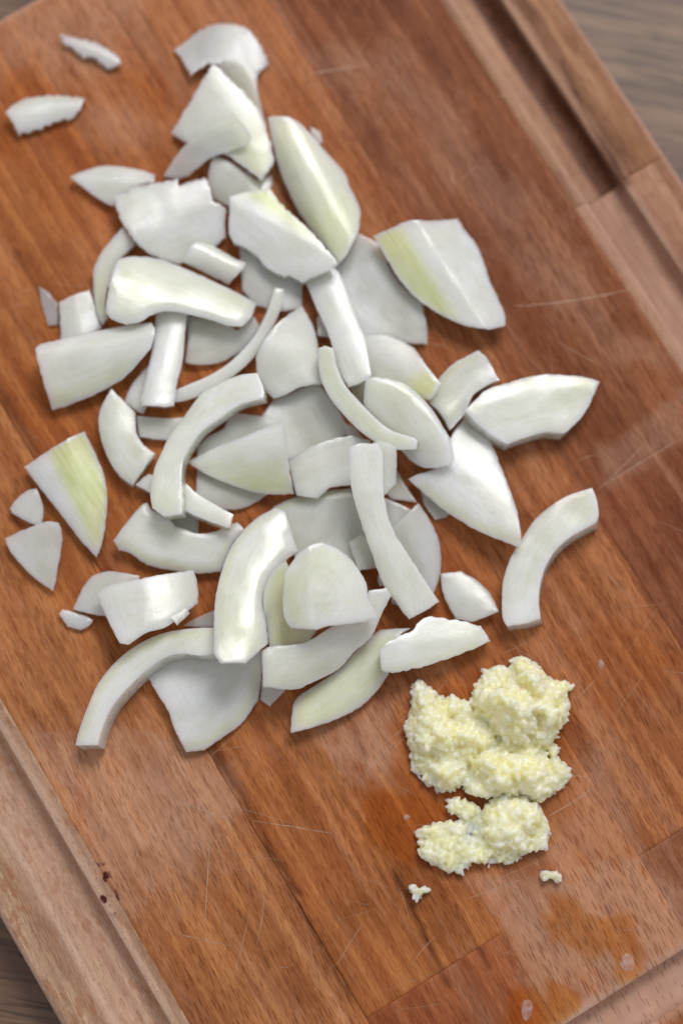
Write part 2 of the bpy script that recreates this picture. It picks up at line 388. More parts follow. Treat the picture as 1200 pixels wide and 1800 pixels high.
def knife_marks():
    m = NT('knife_scored_beech')
    tc = m.n('ShaderNodeTexCoord').outputs['Object']
    n = m.noise(m.mapping(tc, (900, 900, 900)), 1.0, 3)
    col = m.mix(n, (.30, .15, .085, 1), (.56, .40, .30, 1))
    mat = m.out(m.principled(**{'Base Color': col, 'Roughness': .6}).outputs[0])
    verts = []; faces = []
    r = random.Random(3)
    segs = [(s[0], s[1], w) for s, w in MARK['knife']]
    for _ in range(170):
        u = r.uniform(-110, 135); v = r.uniform(-98, 96)
        a = r.gauss(1.2, .6); L = r.uniform(4, 20)
        segs.append(((u, v), (u + L * math.cos(a), v + L * math.sin(a)), r.uniform(.035, .11)))
    for (a, b, w) in segs:
        a = np.array(a); b = np.array(b); d = b - a; L = np.hypot(*d); d /= L; nrm = np.array([-d[1], d[0]])
        k = max(4, int(L / 1.5)); base = len(verts); bow = r.uniform(-.03, .03) * L
        for i in range(k + 1):
            t = i / k
            c = a + d * L * t + nrm * (bow * 4 * t * (1 - t) + r.uniform(-.05, .05))
            ww = w * .5 * (math.sin(math.pi * min(1, max(.02, t))) ** .5) * r.uniform(.45, 1.2)
            z = float(board_height(np.array([c[0]]), np.array([c[1]]))[0]) + .03
            for s in (-1, 1):
                q = c + nrm * ww * s
                verts.append((q[0] * MM, q[1] * MM, z * MM))
        for i in range(k):
            faces.append((base + 2 * i, base + 2 * i + 2, base + 2 * i + 3, base + 2 * i + 1))
    o = link('knife_marks', mesh_np('knife_marks', verts, faces, False), mat, board)
    o['kind'] = 'stuff'
knife_marks()

# ------------------------------------------------------------------ onion
def onion_material():
    m = NT('onion_flesh')
    tone = m.attr('tone'); clear = m.attr('clear')
    loc = m.attr('loc', 'Vector')
    vein = m.noise(m.mapping(loc, (.035, .75, .3)), 1.0, 2, .5, .2)
    spk = m.noise(m.mapping(loc, (2.2, 2.2, 2.2)), 1.0, 2, .6)
    cloud = m.noise(m.mapping(loc, (.10, .16, .1), (4, 2, 0)), 1.0, 3)
    lump = m.noise(m.mapping(loc, (.30, .45, .3), (14, 2, 0)), 1.0, 2)
    t2 = m.math('ADD', m.math('MULTIPLY_ADD', tone, .95, .10), m.math('MULTIPLY', m.math('SUBTRACT', cloud, .5), .22), clamp=True)
    white = m.mix(m.ramp(cloud, .35, .65), (.905, .925, .890, 1), (.915, .942, .845, 1))
    white = m.mix(m.math('MULTIPLY', m.ramp(vein, .5, .75), .35), white, (.79, .80, .80, 1))
    frost = m.noise(m.mapping(loc, (.45, 1.5, .6), (7, 3, 0)), 1.0, 3, .7)
    fibre = m.noise(m.mapping(loc, (.10, 2.2, .8), (17, 3, 0)), 1.0, 2, .6, .15)
    white = m.mix(m.math('MULTIPLY', m.ramp(fibre, .50, .68), .30), white, (.90, .91, .90, 1))
    white = m.mix(m.math('MULTIPLY', m.ramp(fibre, .46, .32), .30), white, (.66, .68, .655, 1))
    white = m.mix(m.math('MULTIPLY', m.ramp(frost, .48, .70), .55), white, (.92, .925, .925, 1))
    white = m.mix(m.math('MULTIPLY', m.ramp(frost, .46, .30), .40), white, (.68, .695, .67, 1))
    col = m.mix(t2, white, m.mix(m.ramp(fibre, .42, .62), (.76, .805, .42, 1), (.82, .85, .54, 1)))
    ed = m.attr('ed')
    cx = m.n('ShaderNodeCombineXYZ'); m.l(m.math('MULTIPLY', ed, 1.5), cx.inputs[0]); m.l(m.math('MULTIPLY', frost, .6), cx.inputs[1])
    lay = m.noise(cx.outputs[0], 1.0, 2)
    col = m.mix(m.math('MULTIPLY', m.math('MULTIPLY', m.ramp(lay, .50, .60), m.ramp(ed, .8, 2.0)), .34), col, m.mix(1.0, col, (.84, .87, .80, 1), 'MULTIPLY'))
    col = m.mix(m.math('MULTIPLY', m.math('SUBTRACT', 1.0, m.attr('under')), m.math('MAXIMUM', m.math('MULTIPLY', m.attr('lit_rim'), .85), m.ramp(ed, 0.0, 1.5, .65, 0.0))), col, (.985, .99, .955, 1))  # catch-light on the cut edges painted in: colour whitens towards the outline
    gl = m.math('MULTIPLY', m.ramp(vein, .54, .64), m.ramp(tone, .75, 1.1))
    col = m.mix(m.math('MULTIPLY', gl, .7), col, (.56, .66, .25, 1))
    h = m.math('ADD', m.math('MULTIPLY', fibre, .35), m.math('ADD', m.math('MULTIPLY', spk, .30), m.math('MULTIPLY', lump, .8)))
    nrm = m.bump(h, .16, .0005)
    cn = m.bump(m.math('ADD', m.math('MULTIPLY', spk, 1.6), m.math('MULTIPLY', lump, .9)), .18, .0005)
    b = m.principled(**{'Base Color': col, 'Coat Normal': cn, 'Roughness': m.ramp(lump, .3, .7, .22, .38), 'Normal': nrm,
                        'Subsurface Weight': .85, 'Subsurface Scale': .0070, 'Subsurface Radius': (1.0, .96, .72),
                        'Specular IOR Level': .40, 'Coat Weight': .9, 'Coat Roughness': .04})
    # watery flesh: part of the light goes through, blurred
    wet = m.n('ShaderNodeBsdfRefraction'); wet.inputs['Color'].default_value = (.97, .975, .93, 1)
    wet.inputs['Roughness'].default_value = .38; wet.inputs['IOR'].default_value = 1.12
    m.l(nrm, wet.inputs['Normal'])
    thin = m.n('ShaderNodeBsdfTransparent'); thin.inputs['Color'].default_value = (.95, .95, .89, 1)
    through = m.n('ShaderNodeMixShader'); m.l(m.attr('under'), through.inputs[0]); m.l(wet.outputs[0], through.inputs[1]); m.l(thin.outputs[0], through.inputs[2])
    amount = m.math('ADD', m.ramp(cloud, .35, .65, .08, .20), m.math('MULTIPLY', clear, .42))
    amount = m.math('MULTIPLY', amount, m.math('ADD', 1.0, m.math('MULTIPLY', m.attr('under'), 1.2)), clamp=True)
    mx = m.n('ShaderNodeMixShader')
    m.l(amount, mx.inputs[0]); m.l(b.outputs[0], mx.inputs[1]); m.l(through.outputs[0], mx.inputs[2])
    return m.out(mx.outputs[0])
ONION_MAT = onion_material()

def densify(pts, step=.75):
    """Catmull-Rom through the traced corners, sharp corners kept"""
    P = [np.array(p) for p in pts]; n = len(P); out = []
    sharp = []
    for i in range(n):
        a = P[i] - P[i - 1]; b = P[(i + 1) % n] - P[i]
        ang = abs(math.degrees(math.atan2(a[0] * b[1] - a[1] * b[0], a @ b)))
        sharp.append(ang > 27)
    for i in range(n):
        p0, p1, p2, p3 = P[i - 1], P[i], P[(i + 1) % n], P[(i + 2) % n]
        L = np.hypot(*(p2 - p1)); k = max(1, int(round(L / step)))
        m1 = (p2 - p1) if sharp[i] else (p2 - p0) * .5
        m2 = (p2 - p1) if sharp[(i + 1) % n] else (p3 - p1) * .5
        for m_, q in ((m1, 0), (m2, 1)):
            l = np.hypot(*m_)
            if l > 1.3 * L: m_ *= 1.3 * L / l
        for j in range(k):
            t = j / k; t2 = t * t; t3 = t2 * t
            out.append((2 * t3 - 3 * t2 + 1) * p1 + (t3 - 2 * t2 + t) * m1 + (-2 * t3 + 3 * t2) * p2 + (t3 - t2) * m2)
    return np.array(out)

def relief(dx, dy, q):
    z = np.zeros_like(dx)
    for ca, sa, dm, sag in q['b']:
        d = -dx * sa + dy * ca
        z = z - sag * (d / dm) ** 2
    for x0, y0, nx, ny, sl, sr in q['k']:
        d = (dx - x0) * nx + (dy - y0) * ny
        s = np.sqrt(d * d + .09)                       # slightly rounded ridge
        z = z - np.where(d > 0, sl, sr) * (s - .3)
    return z

def onion_piece(q, idx):
    out = densify(q['o'])
    n = len(out)
    area = .5 * np.sum(out[:, 0] * np.roll(out[:, 1], -1) - np.roll(out[:, 0], -1) * out[:, 1])
    if area < 0: out = out[::-1].copy()
    tang = np.roll(out, -1, 0) - np.roll(out, 1, 0)
    tang /= np.maximum(1e-6, np.hypot(tang[:, 0], tang[:, 1]))[:, None]
    nin = np.stack([-tang[:, 1], tang[:, 0]], 1)        # inward for counter-clockwise
    jag = np.array([noise.noise(Vector((i * .55, idx * 9.1, 0))) + .6 * noise.noise(Vector((i * 1.4, idx * 9.1, 4))) for i in range(n)])
    out = out + nin * (jag * q['j'] * (2.1 if q['j'] >= .2 else 1.0))[:, None]
    w = min(.3, q['t'] * .18)
    sd = poly_sdf
    t = q['t']
    ins = out + nin * w
    good = sd(ins[:, 0], ins[:, 1], out) > w * .45
    ins = np.where(good[:, None], ins, out + nin * w * .3)
    lo = out.min(0); hi = out.max(0); st = .75
    gx, gy = np.meshgrid(np.arange(lo[0], hi[0], st), np.arange(lo[1], hi[1], st * .87), indexing='ij')
    gx = gx + (np.arange(gx.shape[1]) % 2)[None, :] * st * .5
    r = np.random.RandomState(idx)
    gx = gx + r.uniform(-.2, .2, gx.shape); gy = gy + r.uniform(-.2, .2, gy.shape)
    m = sd(gx.ravel(), gy.ravel(), ins) > .55
    inner = np.stack([gx.ravel()[m], gy.ravel()[m]], 1)
    pts = np.concatenate([ins, inner])
    vs, es, fs, ov, oe, of = delaunay_2d_cdt([Vector(p) for p in pts], [(i, (i + 1) % n) for i in range(n)], [], 1, 1e-5)
    if len(vs) != len(pts):                             # crossing outline: drop the inset ring's offset
        pts = np.array([(v.x, v.y) for v in vs])
        remap = {}
        for i, o_ in enumerate(ov):
            for k in o_: remap[k] = i
        ring_in = [remap[i] for i in range(n)]
    else:
        remap = {}
        for i, o_ in enumerate(ov):
            for k in o_: remap[k] = i
        pts = np.array([(v.x, v.y) for v in vs]); ring_in = [remap[i] for i in range(n)]
    tri = []
    for f in fs:
        a, b, c = [pts[k] for k in f]
        tri.append(tuple(f) if (b[0]-a[0])*(c[1]-a[1])-(b[1]-a[1])*(c[0]-a[0]) > 0 else tuple(f)[::-1])
    gxs, gys = q['g']; t = q['t']; skx, sky = q['s']
    def ztop(p):
        z = gxs * p[:, 0] + gys * p[:, 1] + relief(p[:, 0], p[:, 1], q)
        z = z + (fbm((p[:, 0] * .8 - p[:, 1] * .6) * .13 + 50, (p[:, 0] * .6 + p[:, 1] * .8) * .13 + 50, idx, 2) - .5) * min(.7, t * .16)
        return z
    def edge_dist(p, i0, i1):
        pl = np.array(q['o'][i0:i1 + 1], float); dist = np.full(len(p), 1e9)
        for a, b in zip(pl[:-1], pl[1:]):
            d = b - a; k = np.clip(((p[:, 0] - a[0]) * d[0] + (p[:, 1] - a[1]) * d[1]) / (d @ d + 1e-9), 0, 1)
            dist = np.minimum(dist, np.hypot(p[:, 0] - a[0] - k * d[0], p[:, 1] - a[1] - k * d[1]))
        return dist
    def cham(p):
        z = np.zeros(len(p))
        for s_ in q['tn']:
            if s_[0] == 'e':
                wd = s_[3] * .8
                e_ = wd - edge_dist(p, s_[1], s_[2]); e_ = .5 * (e_ + np.sqrt(e_ * e_ + .12))
                z = np.maximum(z, np.minimum(e_ * (s_[5] * .5 if len(s_) > 5 else .2), t * .55))
        return z
    zb = ztop(pts); zbo = ztop(out)
    zt = zb - cham(pts); N = len(pts)
    zo = zbo - cham(out)
    pull = .06 if 'slice' in q['n'] else .45
    low = out + nin * (pull * t)
    bad = sd(low[:, 0], low[:, 1], out) < pull * t * .6
    low = np.where(bad[:, None], out + nin * .1, low)
    for _ in range(6): low = np.where(bad[:, None], (np.roll(low, 1, 0) + np.roll(low, -1, 0)) * .5, low)
    rz = w * .4
    A = np.column_stack([pts, zt])
    B = np.column_stack([out, zo - rz])
    Cc = np.column_stack([low + np.array([skx, sky]) * .92, np.minimum(zbo - t + rz, zo - rz - .1)])
    lw = low + nin * min(.15, w)
    gm = sd(inner[:, 0], inner[:, 1], lw) > .6
    lp = np.concatenate([lw, inner[gm][::3]])
    vb, eb, fb, ob, _, _ = delaunay_2d_cdt([Vector(p) for p in lp], [(i, (i + 1) % n) for i in range(n)], [], 1, 1e-5)
    lp = np.array([(v.x, v.y) for v in vb]); rm = {}
    for i, o_ in enumerate(ob):
        for k in o_: rm[k] = i
    ring_lo = [rm[i] for i in range(n)]
    trib = []
    for f in fb:
        a, b, c = [lp[k] for k in f]
        trib.append(tuple(f)[::-1] if (b[0]-a[0])*(c[1]-a[1])-(b[1]-a[1])*(c[0]-a[0]) > 0 else tuple(f))
    D = np.column_stack([lp + np.array([skx, sky]), ztop(lp) - t])
    verts = np.concatenate([A, B, Cc, D])
    oB, oC, oD = N, N + n, N + 2 * n
    faces = list(tri)
    for i in range(n):
        j = (i + 1) % n
        faces.append((oB + i, oB + j, ring_in[j], ring_in[i]))
        faces.append((oC + i, oC + j, oB + j, oB + i))
        faces.append((oD + ring_lo[i], oD + ring_lo[j], oC + j, oC + i))
    faces += [(oD + a, oD + b, oD + c) for a, b, c in trib]
    rs = random.Random(idx + 100)
    # colour: white cut flesh to yellow-green outer skin
    tn = np.zeros(len(verts)); xs, ys = verts[:, 0], verts[:, 1]
    for s in q['tn']:
        if s[0] == 'c': tn += s[1]
        elif s[0] == 'g':
            x0, y0, x1, y1, amp = s[1:]
            dx, dy = x1 - x0, y1 - y0
            k = ((xs - x0) * dx + (ys - y0) * dy) / (dx * dx + dy * dy)
            tn += amp * sstep(k, 0, 1)
        else:
            i0, i1, wd, amp = s[1:5]
            pl = np.array(q['o'][i0:i1 + 1], float); dist = np.full(len(xs), 1e9)
            for a, b in zip(pl[:-1], pl[1:]):
                d = b - a; k = np.clip(((xs - a[0]) * d[0] + (ys - a[1]) * d[1]) / (d @ d + 1e-9), 0, 1)
                dist = np.minimum(dist, np.hypot(xs - a[0] - k * d[0], ys - a[1] - k * d[1]))
            tn += amp * (1 - sstep(dist, wd * .25, wd))
    ga = rs.uniform(0, 6.28); gd = (xs * math.cos(ga) + ys * math.sin(ga)); gd = gd / (np.abs(gd).max() + 1e-6)
    tn = tn + rs.uniform(.04, .22) * gd
    me = mesh_np(q['n'], verts * MM, faces)
    set_attr(me, 'tone', np.clip(tn, -.1, 1.2))
    und = np.zeros(len(verts)); und[oC:] = 1.0
    set_attr(me, 'under', und)
    set_attr(me, 'ed', np.concatenate([np.abs(sd(verts[:, 0], verts[:, 1], out))]))
    lit_rim = np.zeros(len(verts)); lit_rim[oB:oC] = 1.0; lit_rim[ring_in] = .5  # outline rings that carry the painted edge light
    set_attr(me, 'lit_rim', lit_rim)
    set_attr(me, 'clear', np.full(len(verts), q['cl']))
    if q['b']: ca, sa = q['b'][0][0], q['b'][0][1]
    else:
        ev, evec = np.linalg.eigh(np.cov(out.T)); ca, sa = evec[:, 1]
    loc = np.stack([xs * ca + ys * sa + idx * 37, -xs * sa + ys * ca + idx * 11, verts[:, 2]], 1)
    set_vec(me, 'loc', loc)
    me.set_sharp_from_angle(angle=math.radians(48))
    o = link(q['n'], me, ONION_MAT)
    o.location = (q['c'][0] * MM, q['c'][1] * MM, q['c'][2] * MM)
    tag(o, q['l'], 'onion', 'chopped onion pieces on the board')
    return o

ONION=[
 {"n":"onion_chip","l":"thin ragged onion sliver lying alone nearest the upper left corner","c":[-68.61,128.21,2.43],"g":[-0.0017,0.0006],"o":[[-9.0,4.7],[-3.9,3.6],[1.8,2.1],[6.5,-1.2],[8.3,-3.4],[6.3,-4.5],[4.0,-4.8],[2.3,-3.4],[0.7,-1.9],[-1.3,-1.5],[-2.5,-2.1],[-3.6,-0.8],[-6.2,1.3],[-8.5,2.7]],"b":[[0.906,-0.423,2.956,0.8]],"k":[],"t":1.7160000000000002,"s":[-0.3,-0.91],"tn":[["c",0.15]],"cl":0.2,"j":0.3},
 {"n":"onion_chip","l":"ragged-edged white onion chip at the far left, below the thin sliver","c":[-81.69,110.67,3.25],"g":[-0.0746,0.0073],"o":[[-10.0,-1.0],[-7.9,2.0],[-4.8,4.1],[2.3,4.9],[7.5,4.5],[11.2,3.9],[9.9,0.2],[8.2,-1.8],[5.6,-2.6],[3.4,-2.9],[1.1,-4.1],[-1.4,-5.1],[-4.0,-6.0],[-6.3,-6.8],[-7.7,-4.5],[-8.9,-2.6]],"b":[[0.985,0.174,5.609,1.6]],"k":[],"t":2.028,"s":[0.0,-0.0],"tn":[["c",0.1],["e",1,5,2.73,0.6]],"cl":0.1,"j":0.3},
 {"n":"onion_chip","l":"tiny pinkish onion sliver left of the short upright block","c":[-78.93,55.76,0.9],"g":[0.0,0.0],"o":[[-3.1,5.8],[-0.8,4.5],[2.2,1.2],[2.4,-4.8],[-0.2,-5.0],[-1.6,-0.9]],"b":[],"k":[],"t":0.78,"s":[0.0,-0.0],"tn":[["c",0.15]],"cl":0.75,"j":0.18},
 {"n":"onion_petal","l":"pale green onion petal with green veins, alone at the left edge","c":[-70.42,5.86,5.68],"g":[0.069,0.1057],"o":[[-13.7,5.7],[-7.8,9.1],[-2.4,12.6],[2.1,15.3],[3.5,12.6],[5.7,8.0],[7.3,4.0],[8.5,-1.8],[8.3,-9.5],[7.2,-15.5],[6.0,-18.5],[1.3,-13.6],[-4.9,-5.4],[-10.2,1.0]],"b":[[0.53,-0.848,9.932,2.6]],"k":[[-1.863,12.671,0.966,0.259,0.22,0.0]],"t":3.2760000000000002,"s":[0.0,-0.0],"tn":[["c",0.02],["g",-3.01,-3.38,1.16,-1.25,1.15]],"cl":0.0,"j":0.18},
 {"n":"onion_chip","l":"smallest triangular onion chip beside the green-veined petal","c":[-82.84,0.89,2.51],"g":[-0.0303,-0.0697],"o":[[-5.2,-0.3],[-3.3,2.5],[-0.7,4.6],[1.8,5.2],[3.1,2.5],[3.9,-0.9],[3.4,-5.1],[1.5,-4.7],[-1.8,-3.1],[-4.6,-1.5]],"b":[[0.5,0.866,5.473,0.8]],"k":[],"t":1.8719999999999999,"s":[0.0,-0.0],"tn":[["c",0.15]],"cl":0.2,"j":0.18},
 {"n":"onion_petal","l":"triangular white onion piece lowest at the left edge of the photo","c":[-79.71,-10.9,3.22],"g":[0.146,0.1503],"o":[[-9.1,3.5],[-4.2,5.7],[2.2,7.7],[5.5,7.2],[6.4,3.8],[5.7,-2.2],[3.8,-10.6],[-1.1,-7.1],[-5.5,-2.7],[-7.9,0.3]],"b":[[0.342,-0.94,7.63,-0.8]],"k":[],"t":2.028,"s":[0.0,-0.0],"tn":[["c",0.15]],"cl":0.25,"j":0.18},
 {"n":"onion_chip","l":"tiny oval onion chip below the shiny curved block on the left","c":[-69.98,-28.92,1.76],"g":[-0.0168,-0.0376],"o":[[-4.3,1.6],[-3.5,2.8],[1.0,1.8],[4.8,-0.0],[3.7,-1.6],[1.4,-2.7],[-2.1,-1.8]],"b":[[0.966,-0.259,2.303,0.5]],"k":[],"t":1.2480000000000002,"s":[0.0,-0.0],"tn":[["c",0.15]],"cl":0.2,"j":0.18},
 {"n":"onion_slice","l":"curved onion slice standing apart at the right, above the garlic","c":[52.78,-11.83,6.29],"g":[0.03,0.0],"o":[[-10.9,-11.5],[-10.4,-6.6],[-8.5,-1.1],[-5.5,3.9],[-2.0,9.0],[2.6,12.9],[7.1,15.5],[13.1,17.4],[14.2,14.4],[14.7,10.4],[14.1,8.2],[10.9,6.4],[6.9,4.1],[3.4,0.9],[0.8,-3.0],[-0.7,-7.5],[-1.3,-12.6],[-0.9,-17.0],[-4.3,-18.2],[-9.8,-19.0],[-10.8,-17.0]],"b":[],"k":[],"t":5.8500000000000005,"s":[1.36,-1.36],"tn":[["c",0.05],["e",0,7,2.12,0.45]],"cl":0.0,"j":0.06},
 {"n":"onion_petal","l":"rounded triangular onion bit between the long strip and the right arc","c":[32.99,-22.98,3.25],"g":[0.0484,-0.071],"o":[[-6.9,6.2],[-1.7,6.9],[3.0,4.2],[6.4,0.4],[8.3,-3.9],[1.5,-6.6],[-2.9,-5.7],[-4.5,-3.0],[-6.3,1.1]],"b":[[0.766,-0.643,6.26,1.4]],"k":[],"t":2.028,"s":[0.0,-0.0],"tn":[["c",0.2]],"cl":0.15,"j":0.18},
 {"n":"onion_membrane","l":"thin fan-shaped onion membrane topmost in the photo","c":[-32.78,128.67,2.72],"g":[-0.0158,-0.1576],"o":[[-13.5,0.1],[-9.9,2.9],[-6.0,6.1],[-1.4,7.6],[4.0,7.6],[7.9,5.3],[10.4,1.5],[12.8,-3.8],[10.5,-6.6],[8.5,-7.0],[4.6,-5.6],[0.7,-4.1],[-1.7,-5.2],[-3.6,-4.8],[-6.3,-6.5],[-8.6,-8.4],[-10.2,-5.1],[-11.9,-1.9]],"b":[[0.342,0.94,13.362,2.0]],"k":[],"t":1.0919999999999999,"s":[0.0,-0.0],"tn":[["c",0.15]],"cl":0.32,"j":0.25},
 {"n":"onion_petal","l":"pale onion strip half hidden between the fan-shaped membrane and the large triangle","c":[-26.95,117.42,4.13],"g":[0.205,0.2353],"o":[[-7.0,6.4],[-1.1,6.8],[4.3,4.7],[3.9,-0.1],[4.9,-5.1],[6.1,-10.1],[-1.2,-5.6],[-5.9,2.3]],"b":[[0.5,-0.866,6.1,2.5]],"k":[],"t":1.56,"s":[0.0,-0.0],"tn":[["c",0.35]],"cl":0.3,"j":0.18},
 {"n":"onion_petal","l":"greyish see-through onion piece under the big triangle, right of the ridged square","c":[-25.93,87.33,3.28],"g":[-0.0138,0.1255],"o":[[-9.0,9.8],[-5.0,8.9],[-0.4,6.0],[3.0,3.8],[6.8,5.4],[7.2,2.9],[6.6,1.2],[8.9,-3.3],[13.5,-6.6],[7.4,-9.5],[-1.9,-4.7],[-5.7,-3.1],[-9.1,-1.3],[-10.3,2.9],[-9.9,6.6]],"b":[[0.766,-0.643,8.483,2.2]],"k":[],"t":1.7160000000000002,"s":[0.0,-0.0],"tn":[["c",0.3]],"cl":0.35,"j":0.18},
 {"n":"onion_petal","l":"grey see-through onion piece below the white sawn-edged wedge","c":[-19.52,62.52,2.29],"g":[0.0185,0.0014],"o":[[-8.3,11.4],[-2.1,8.0],[2.6,4.1],[8.9,1.9],[8.9,-7.5],[2.6,-8.1],[-3.7,-6.3],[-7.3,-2.1]],"b":[[0.174,-0.985,9.073,1.0]],"k":[],"t":1.4040000000000001,"s":[0.0,-0.0],"tn":[["c",0.2]],"cl":0.32,"j":0.18},
 {"n":"onion_petal","l":"wide grey translucent onion layer beneath the large right-hand petal","c":[7.57,57.79,1.68],"g":[-0.0001,-0.0001],"o":[[-4.9,19.2],[0.2,16.9],[2.8,14.7],[5.2,9.3],[8.4,4.1],[14.2,-1.2],[15.4,-7.1],[15.6,-12.4],[11.0,-12.2],[6.2,-11.6],[-7.6,-11.1],[-14.0,-10.3],[-14.3,-5.5],[-11.4,0.9],[-9.1,9.7]],"b":[[0.574,-0.819,17.383,-1.2]],"k":[],"t":1.56,"s":[0.0,-0.0],"tn":[["c",0.12]],"cl":0.32,"j":0.18},
 {"n":"onion_petal","l":"big triangular onion petal near the top, pointing up","c":[-31.01,105.7,6.74],"g":[0.0198,0.0856],"o":[[-4.4,15.9],[-3.2,16.1],[1.3,11.8],[6.5,6.9],[9.6,1.8],[12.0,-5.0],[12.7,-11.1],[10.5,-14.4],[9.5,-15.8],[5.3,-12.8],[0.2,-8.8],[-4.5,-6.8],[-10.9,-4.5],[-15.7,-1.3],[-14.4,0.4],[-10.6,5.5],[-7.0,11.6]],"b":[[0.469,-0.883,14.473,4.0]],"k":[],"t":2.34,"s":[0.0,-0.0],"tn":[["c",0.2],["g",0.09,-1.86,10.96,-9.9,0.5]],"cl":0.0,"j":0.2},
 {"n":"onion_petal","l":"small pale onion flap lying across the big triangle","c":[-35.89,99.23,6.53],"g":[0.2766,0.2754],"o":[[-12.7,-6.7],[-9.9,-2.5],[-5.9,1.6],[0.0,5.3],[6.8,7.9],[9.7,4.3],[11.8,1.4],[10.9,-0.4],[5.1,-1.9],[0.7,-3.0],[-2.4,-4.9],[-6.0,-7.3],[-9.1,-7.6]],"b":[[0.819,0.574,6.552,0.8]],"k":[],"t":1.17,"s":[0.0,-0.0],"tn":[["c",0.2]],"cl":0.4,"j":0.18},
 {"n":"onion_petal","l":"pointed folded onion piece sticking out left of the ridged square","c":[-62.31,90.52,3.52],"g":[0.0136,-0.1411],"o":[[-11.7,1.4],[-8.1,3.2],[-3.1,4.6],[1.4,4.5],[6.8,3.6],[11.6,2.0],[11.4,-0.3],[8.2,-1.3],[2.4,-4.4],[0.4,-6.8],[-2.9,-5.5],[-6.8,-2.6],[-9.7,-0.4]],"b":[],"k":[[-11.784,1.74,0.136,0.991,0.1,0.3]],"t":2.34,"s":[0.0,-0.0],"tn":[["c",0.12],["e",0,5,2.12,0.4]],"cl":0.05,"j":0.18},
 {"n":"onion_petal","l":"slim curled onion edge left of the big shiny arc","c":[-62.61,65.54,4.62],"g":[-0.0068,0.0455],"o":[[3.8,11.6],[7.1,7.2],[2.8,2.3],[0.9,-2.0],[-0.7,-8.2],[-0.1,-13.4],[-1.6,-15.4],[-3.1,-11.5],[-4.2,-4.8],[-4.5,-0.0],[-2.1,4.9]],"b":[[0.259,0.966,5.037,2.0]],"k":[],"t":3.12,"s":[0.0,-0.0],"tn":[["c",0.2],["g",1.17,3.72,-1.96,-8.91,0.7]],"cl":0.15,"j":0.18},
 {"n":"onion_petal","l":"see-through onion scrap right of the upright strip, under the thin curved strip","c":[-33.69,46.53,2.6],"g":[-0.0414,0.0397],"o":[[-8.3,-6.4],[-7.6,-0.6],[-7.9,6.8],[-0.8,5.8],[5.7,2.6],[10.1,6.4],[11.9,3.5],[9.2,-0.7],[5.4,-3.8],[1.3,-6.1],[-3.9,-6.9]],"b":[[0.866,0.5,9.828,1.6]],"k":[],"t":1.56,"s":[0.0,-0.0],"tn":[["c",0.3]],"cl":0.32,"j":0.18},
 {"n":"onion_petal","l":"grey see-through onion square in the centre below the broad trapezoid piece","c":[-10.22,23.93,1.84],"g":[-0.0002,-0.0001],"o":[[-11.3,1.2],[-8.2,5.9],[-2.4,8.6],[3.8,11.0],[8.2,5.1],[11.1,-0.2],[11.4,-3.6],[6.4,-6.6],[0.1,-8.9],[-4.0,-10.9],[-6.4,-9.1],[-9.5,-3.0]],"b":[[0.5,-0.866,10.123,-1.5]],"k":[],"t":1.7160000000000002,"s":[0.0,-0.0],"tn":[["c",0.2]],"cl":0.32,"j":0.18},
 {"n":"onion_slice","l":"pinkish onion strip lying flat behind the big inner arc on the left","c":[-44.65,22.75,2.82],"g":[0.0,0.0],"o":[[-10.0,2.8],[0.6,2.2],[12.7,3.7],[10.5,0.6],[5.2,-2.5],[-2.0,-3.7],[-9.2,-2.9]],"b":[],"k":[],"t":2.7,"s":[0.0,-0.0],"tn":[["c",0.15]],"cl":0.2,"j":0.18},
 {"n":"onion_slice","l":"short curved onion slice at left with its hollow facing right","c":[-57.94,18.92,5.66],"g":[-0.0144,0.0159],"o":[[-6.5,5.1],[-5.6,8.9],[-3.2,13.5],[-0.0,10.3],[3.1,7.2],[3.6,2.0],[5.2,-1.2],[8.6,-4.0],[5.3,-8.9],[2.8,-12.6],[-1.1,-9.4],[-4.3,-4.3],[-5.9,0.6]],"b":[[0.5,-0.866,6.317,1.2]],"k":[],"t":4.5,"s":[-0.3,-0.61],"tn":[["c",0.12],["e",9,13,2.12,0.4]],"cl":0.15,"j":0.18},
 {"n":"onion_petal","l":"short upright onion block behind the big left trapezoid","c":[-70.69,52.51,3.55],"g":[-0.0506,-0.0309],"o":[[-5.4,4.3],[-1.5,6.0],[2.8,7.8],[4.6,2.6],[6.2,-2.9],[2.0,-6.1],[-4.6,-6.5]],"b":[],"k":[[-1.585,6.125,0.978,0.209,0.12,0.25]],"t":2.4960000000000004,"s":[0.0,-0.0],"tn":[["c",0.1]],"cl":0.0,"j":0.18},
 {"n":"onion_petal","l":"pale lower onion block beside the upright strip, its foot at the lower left","c":[-51.86,33.44,3.24],"g":[0.0,0.0],"o":[[-5.9,-3.2],[-4.0,0.7],[0.3,6.1],[3.8,9.2],[4.7,-1.6],[-0.1,-5.7],[-1.0,-7.5],[-2.8,-6.6],[-5.9,-4.4]],"b":[],"k":[],"t":3.12,"s":[0.0,-0.0],"tn":[["c",0.15],["e",7,9,1.82,0.5]],"cl":0.0,"j":0.18},
 {"n":"onion_petal","l":"translucent onion scrap under the white veined wedge on the right","c":[24.62,2.6,1.21],"g":[0.0,0.0],"o":[[-4.1,6.7],[1.9,1.8],[4.4,-2.8],[3.3,-4.3],[0.2,-4.9],[-2.7,-0.5]],"b":[],"k":[],"t":1.0919999999999999,"s":[0.0,-0.0],"tn":[["c",0.3]],"cl":0.32,"j":0.18},
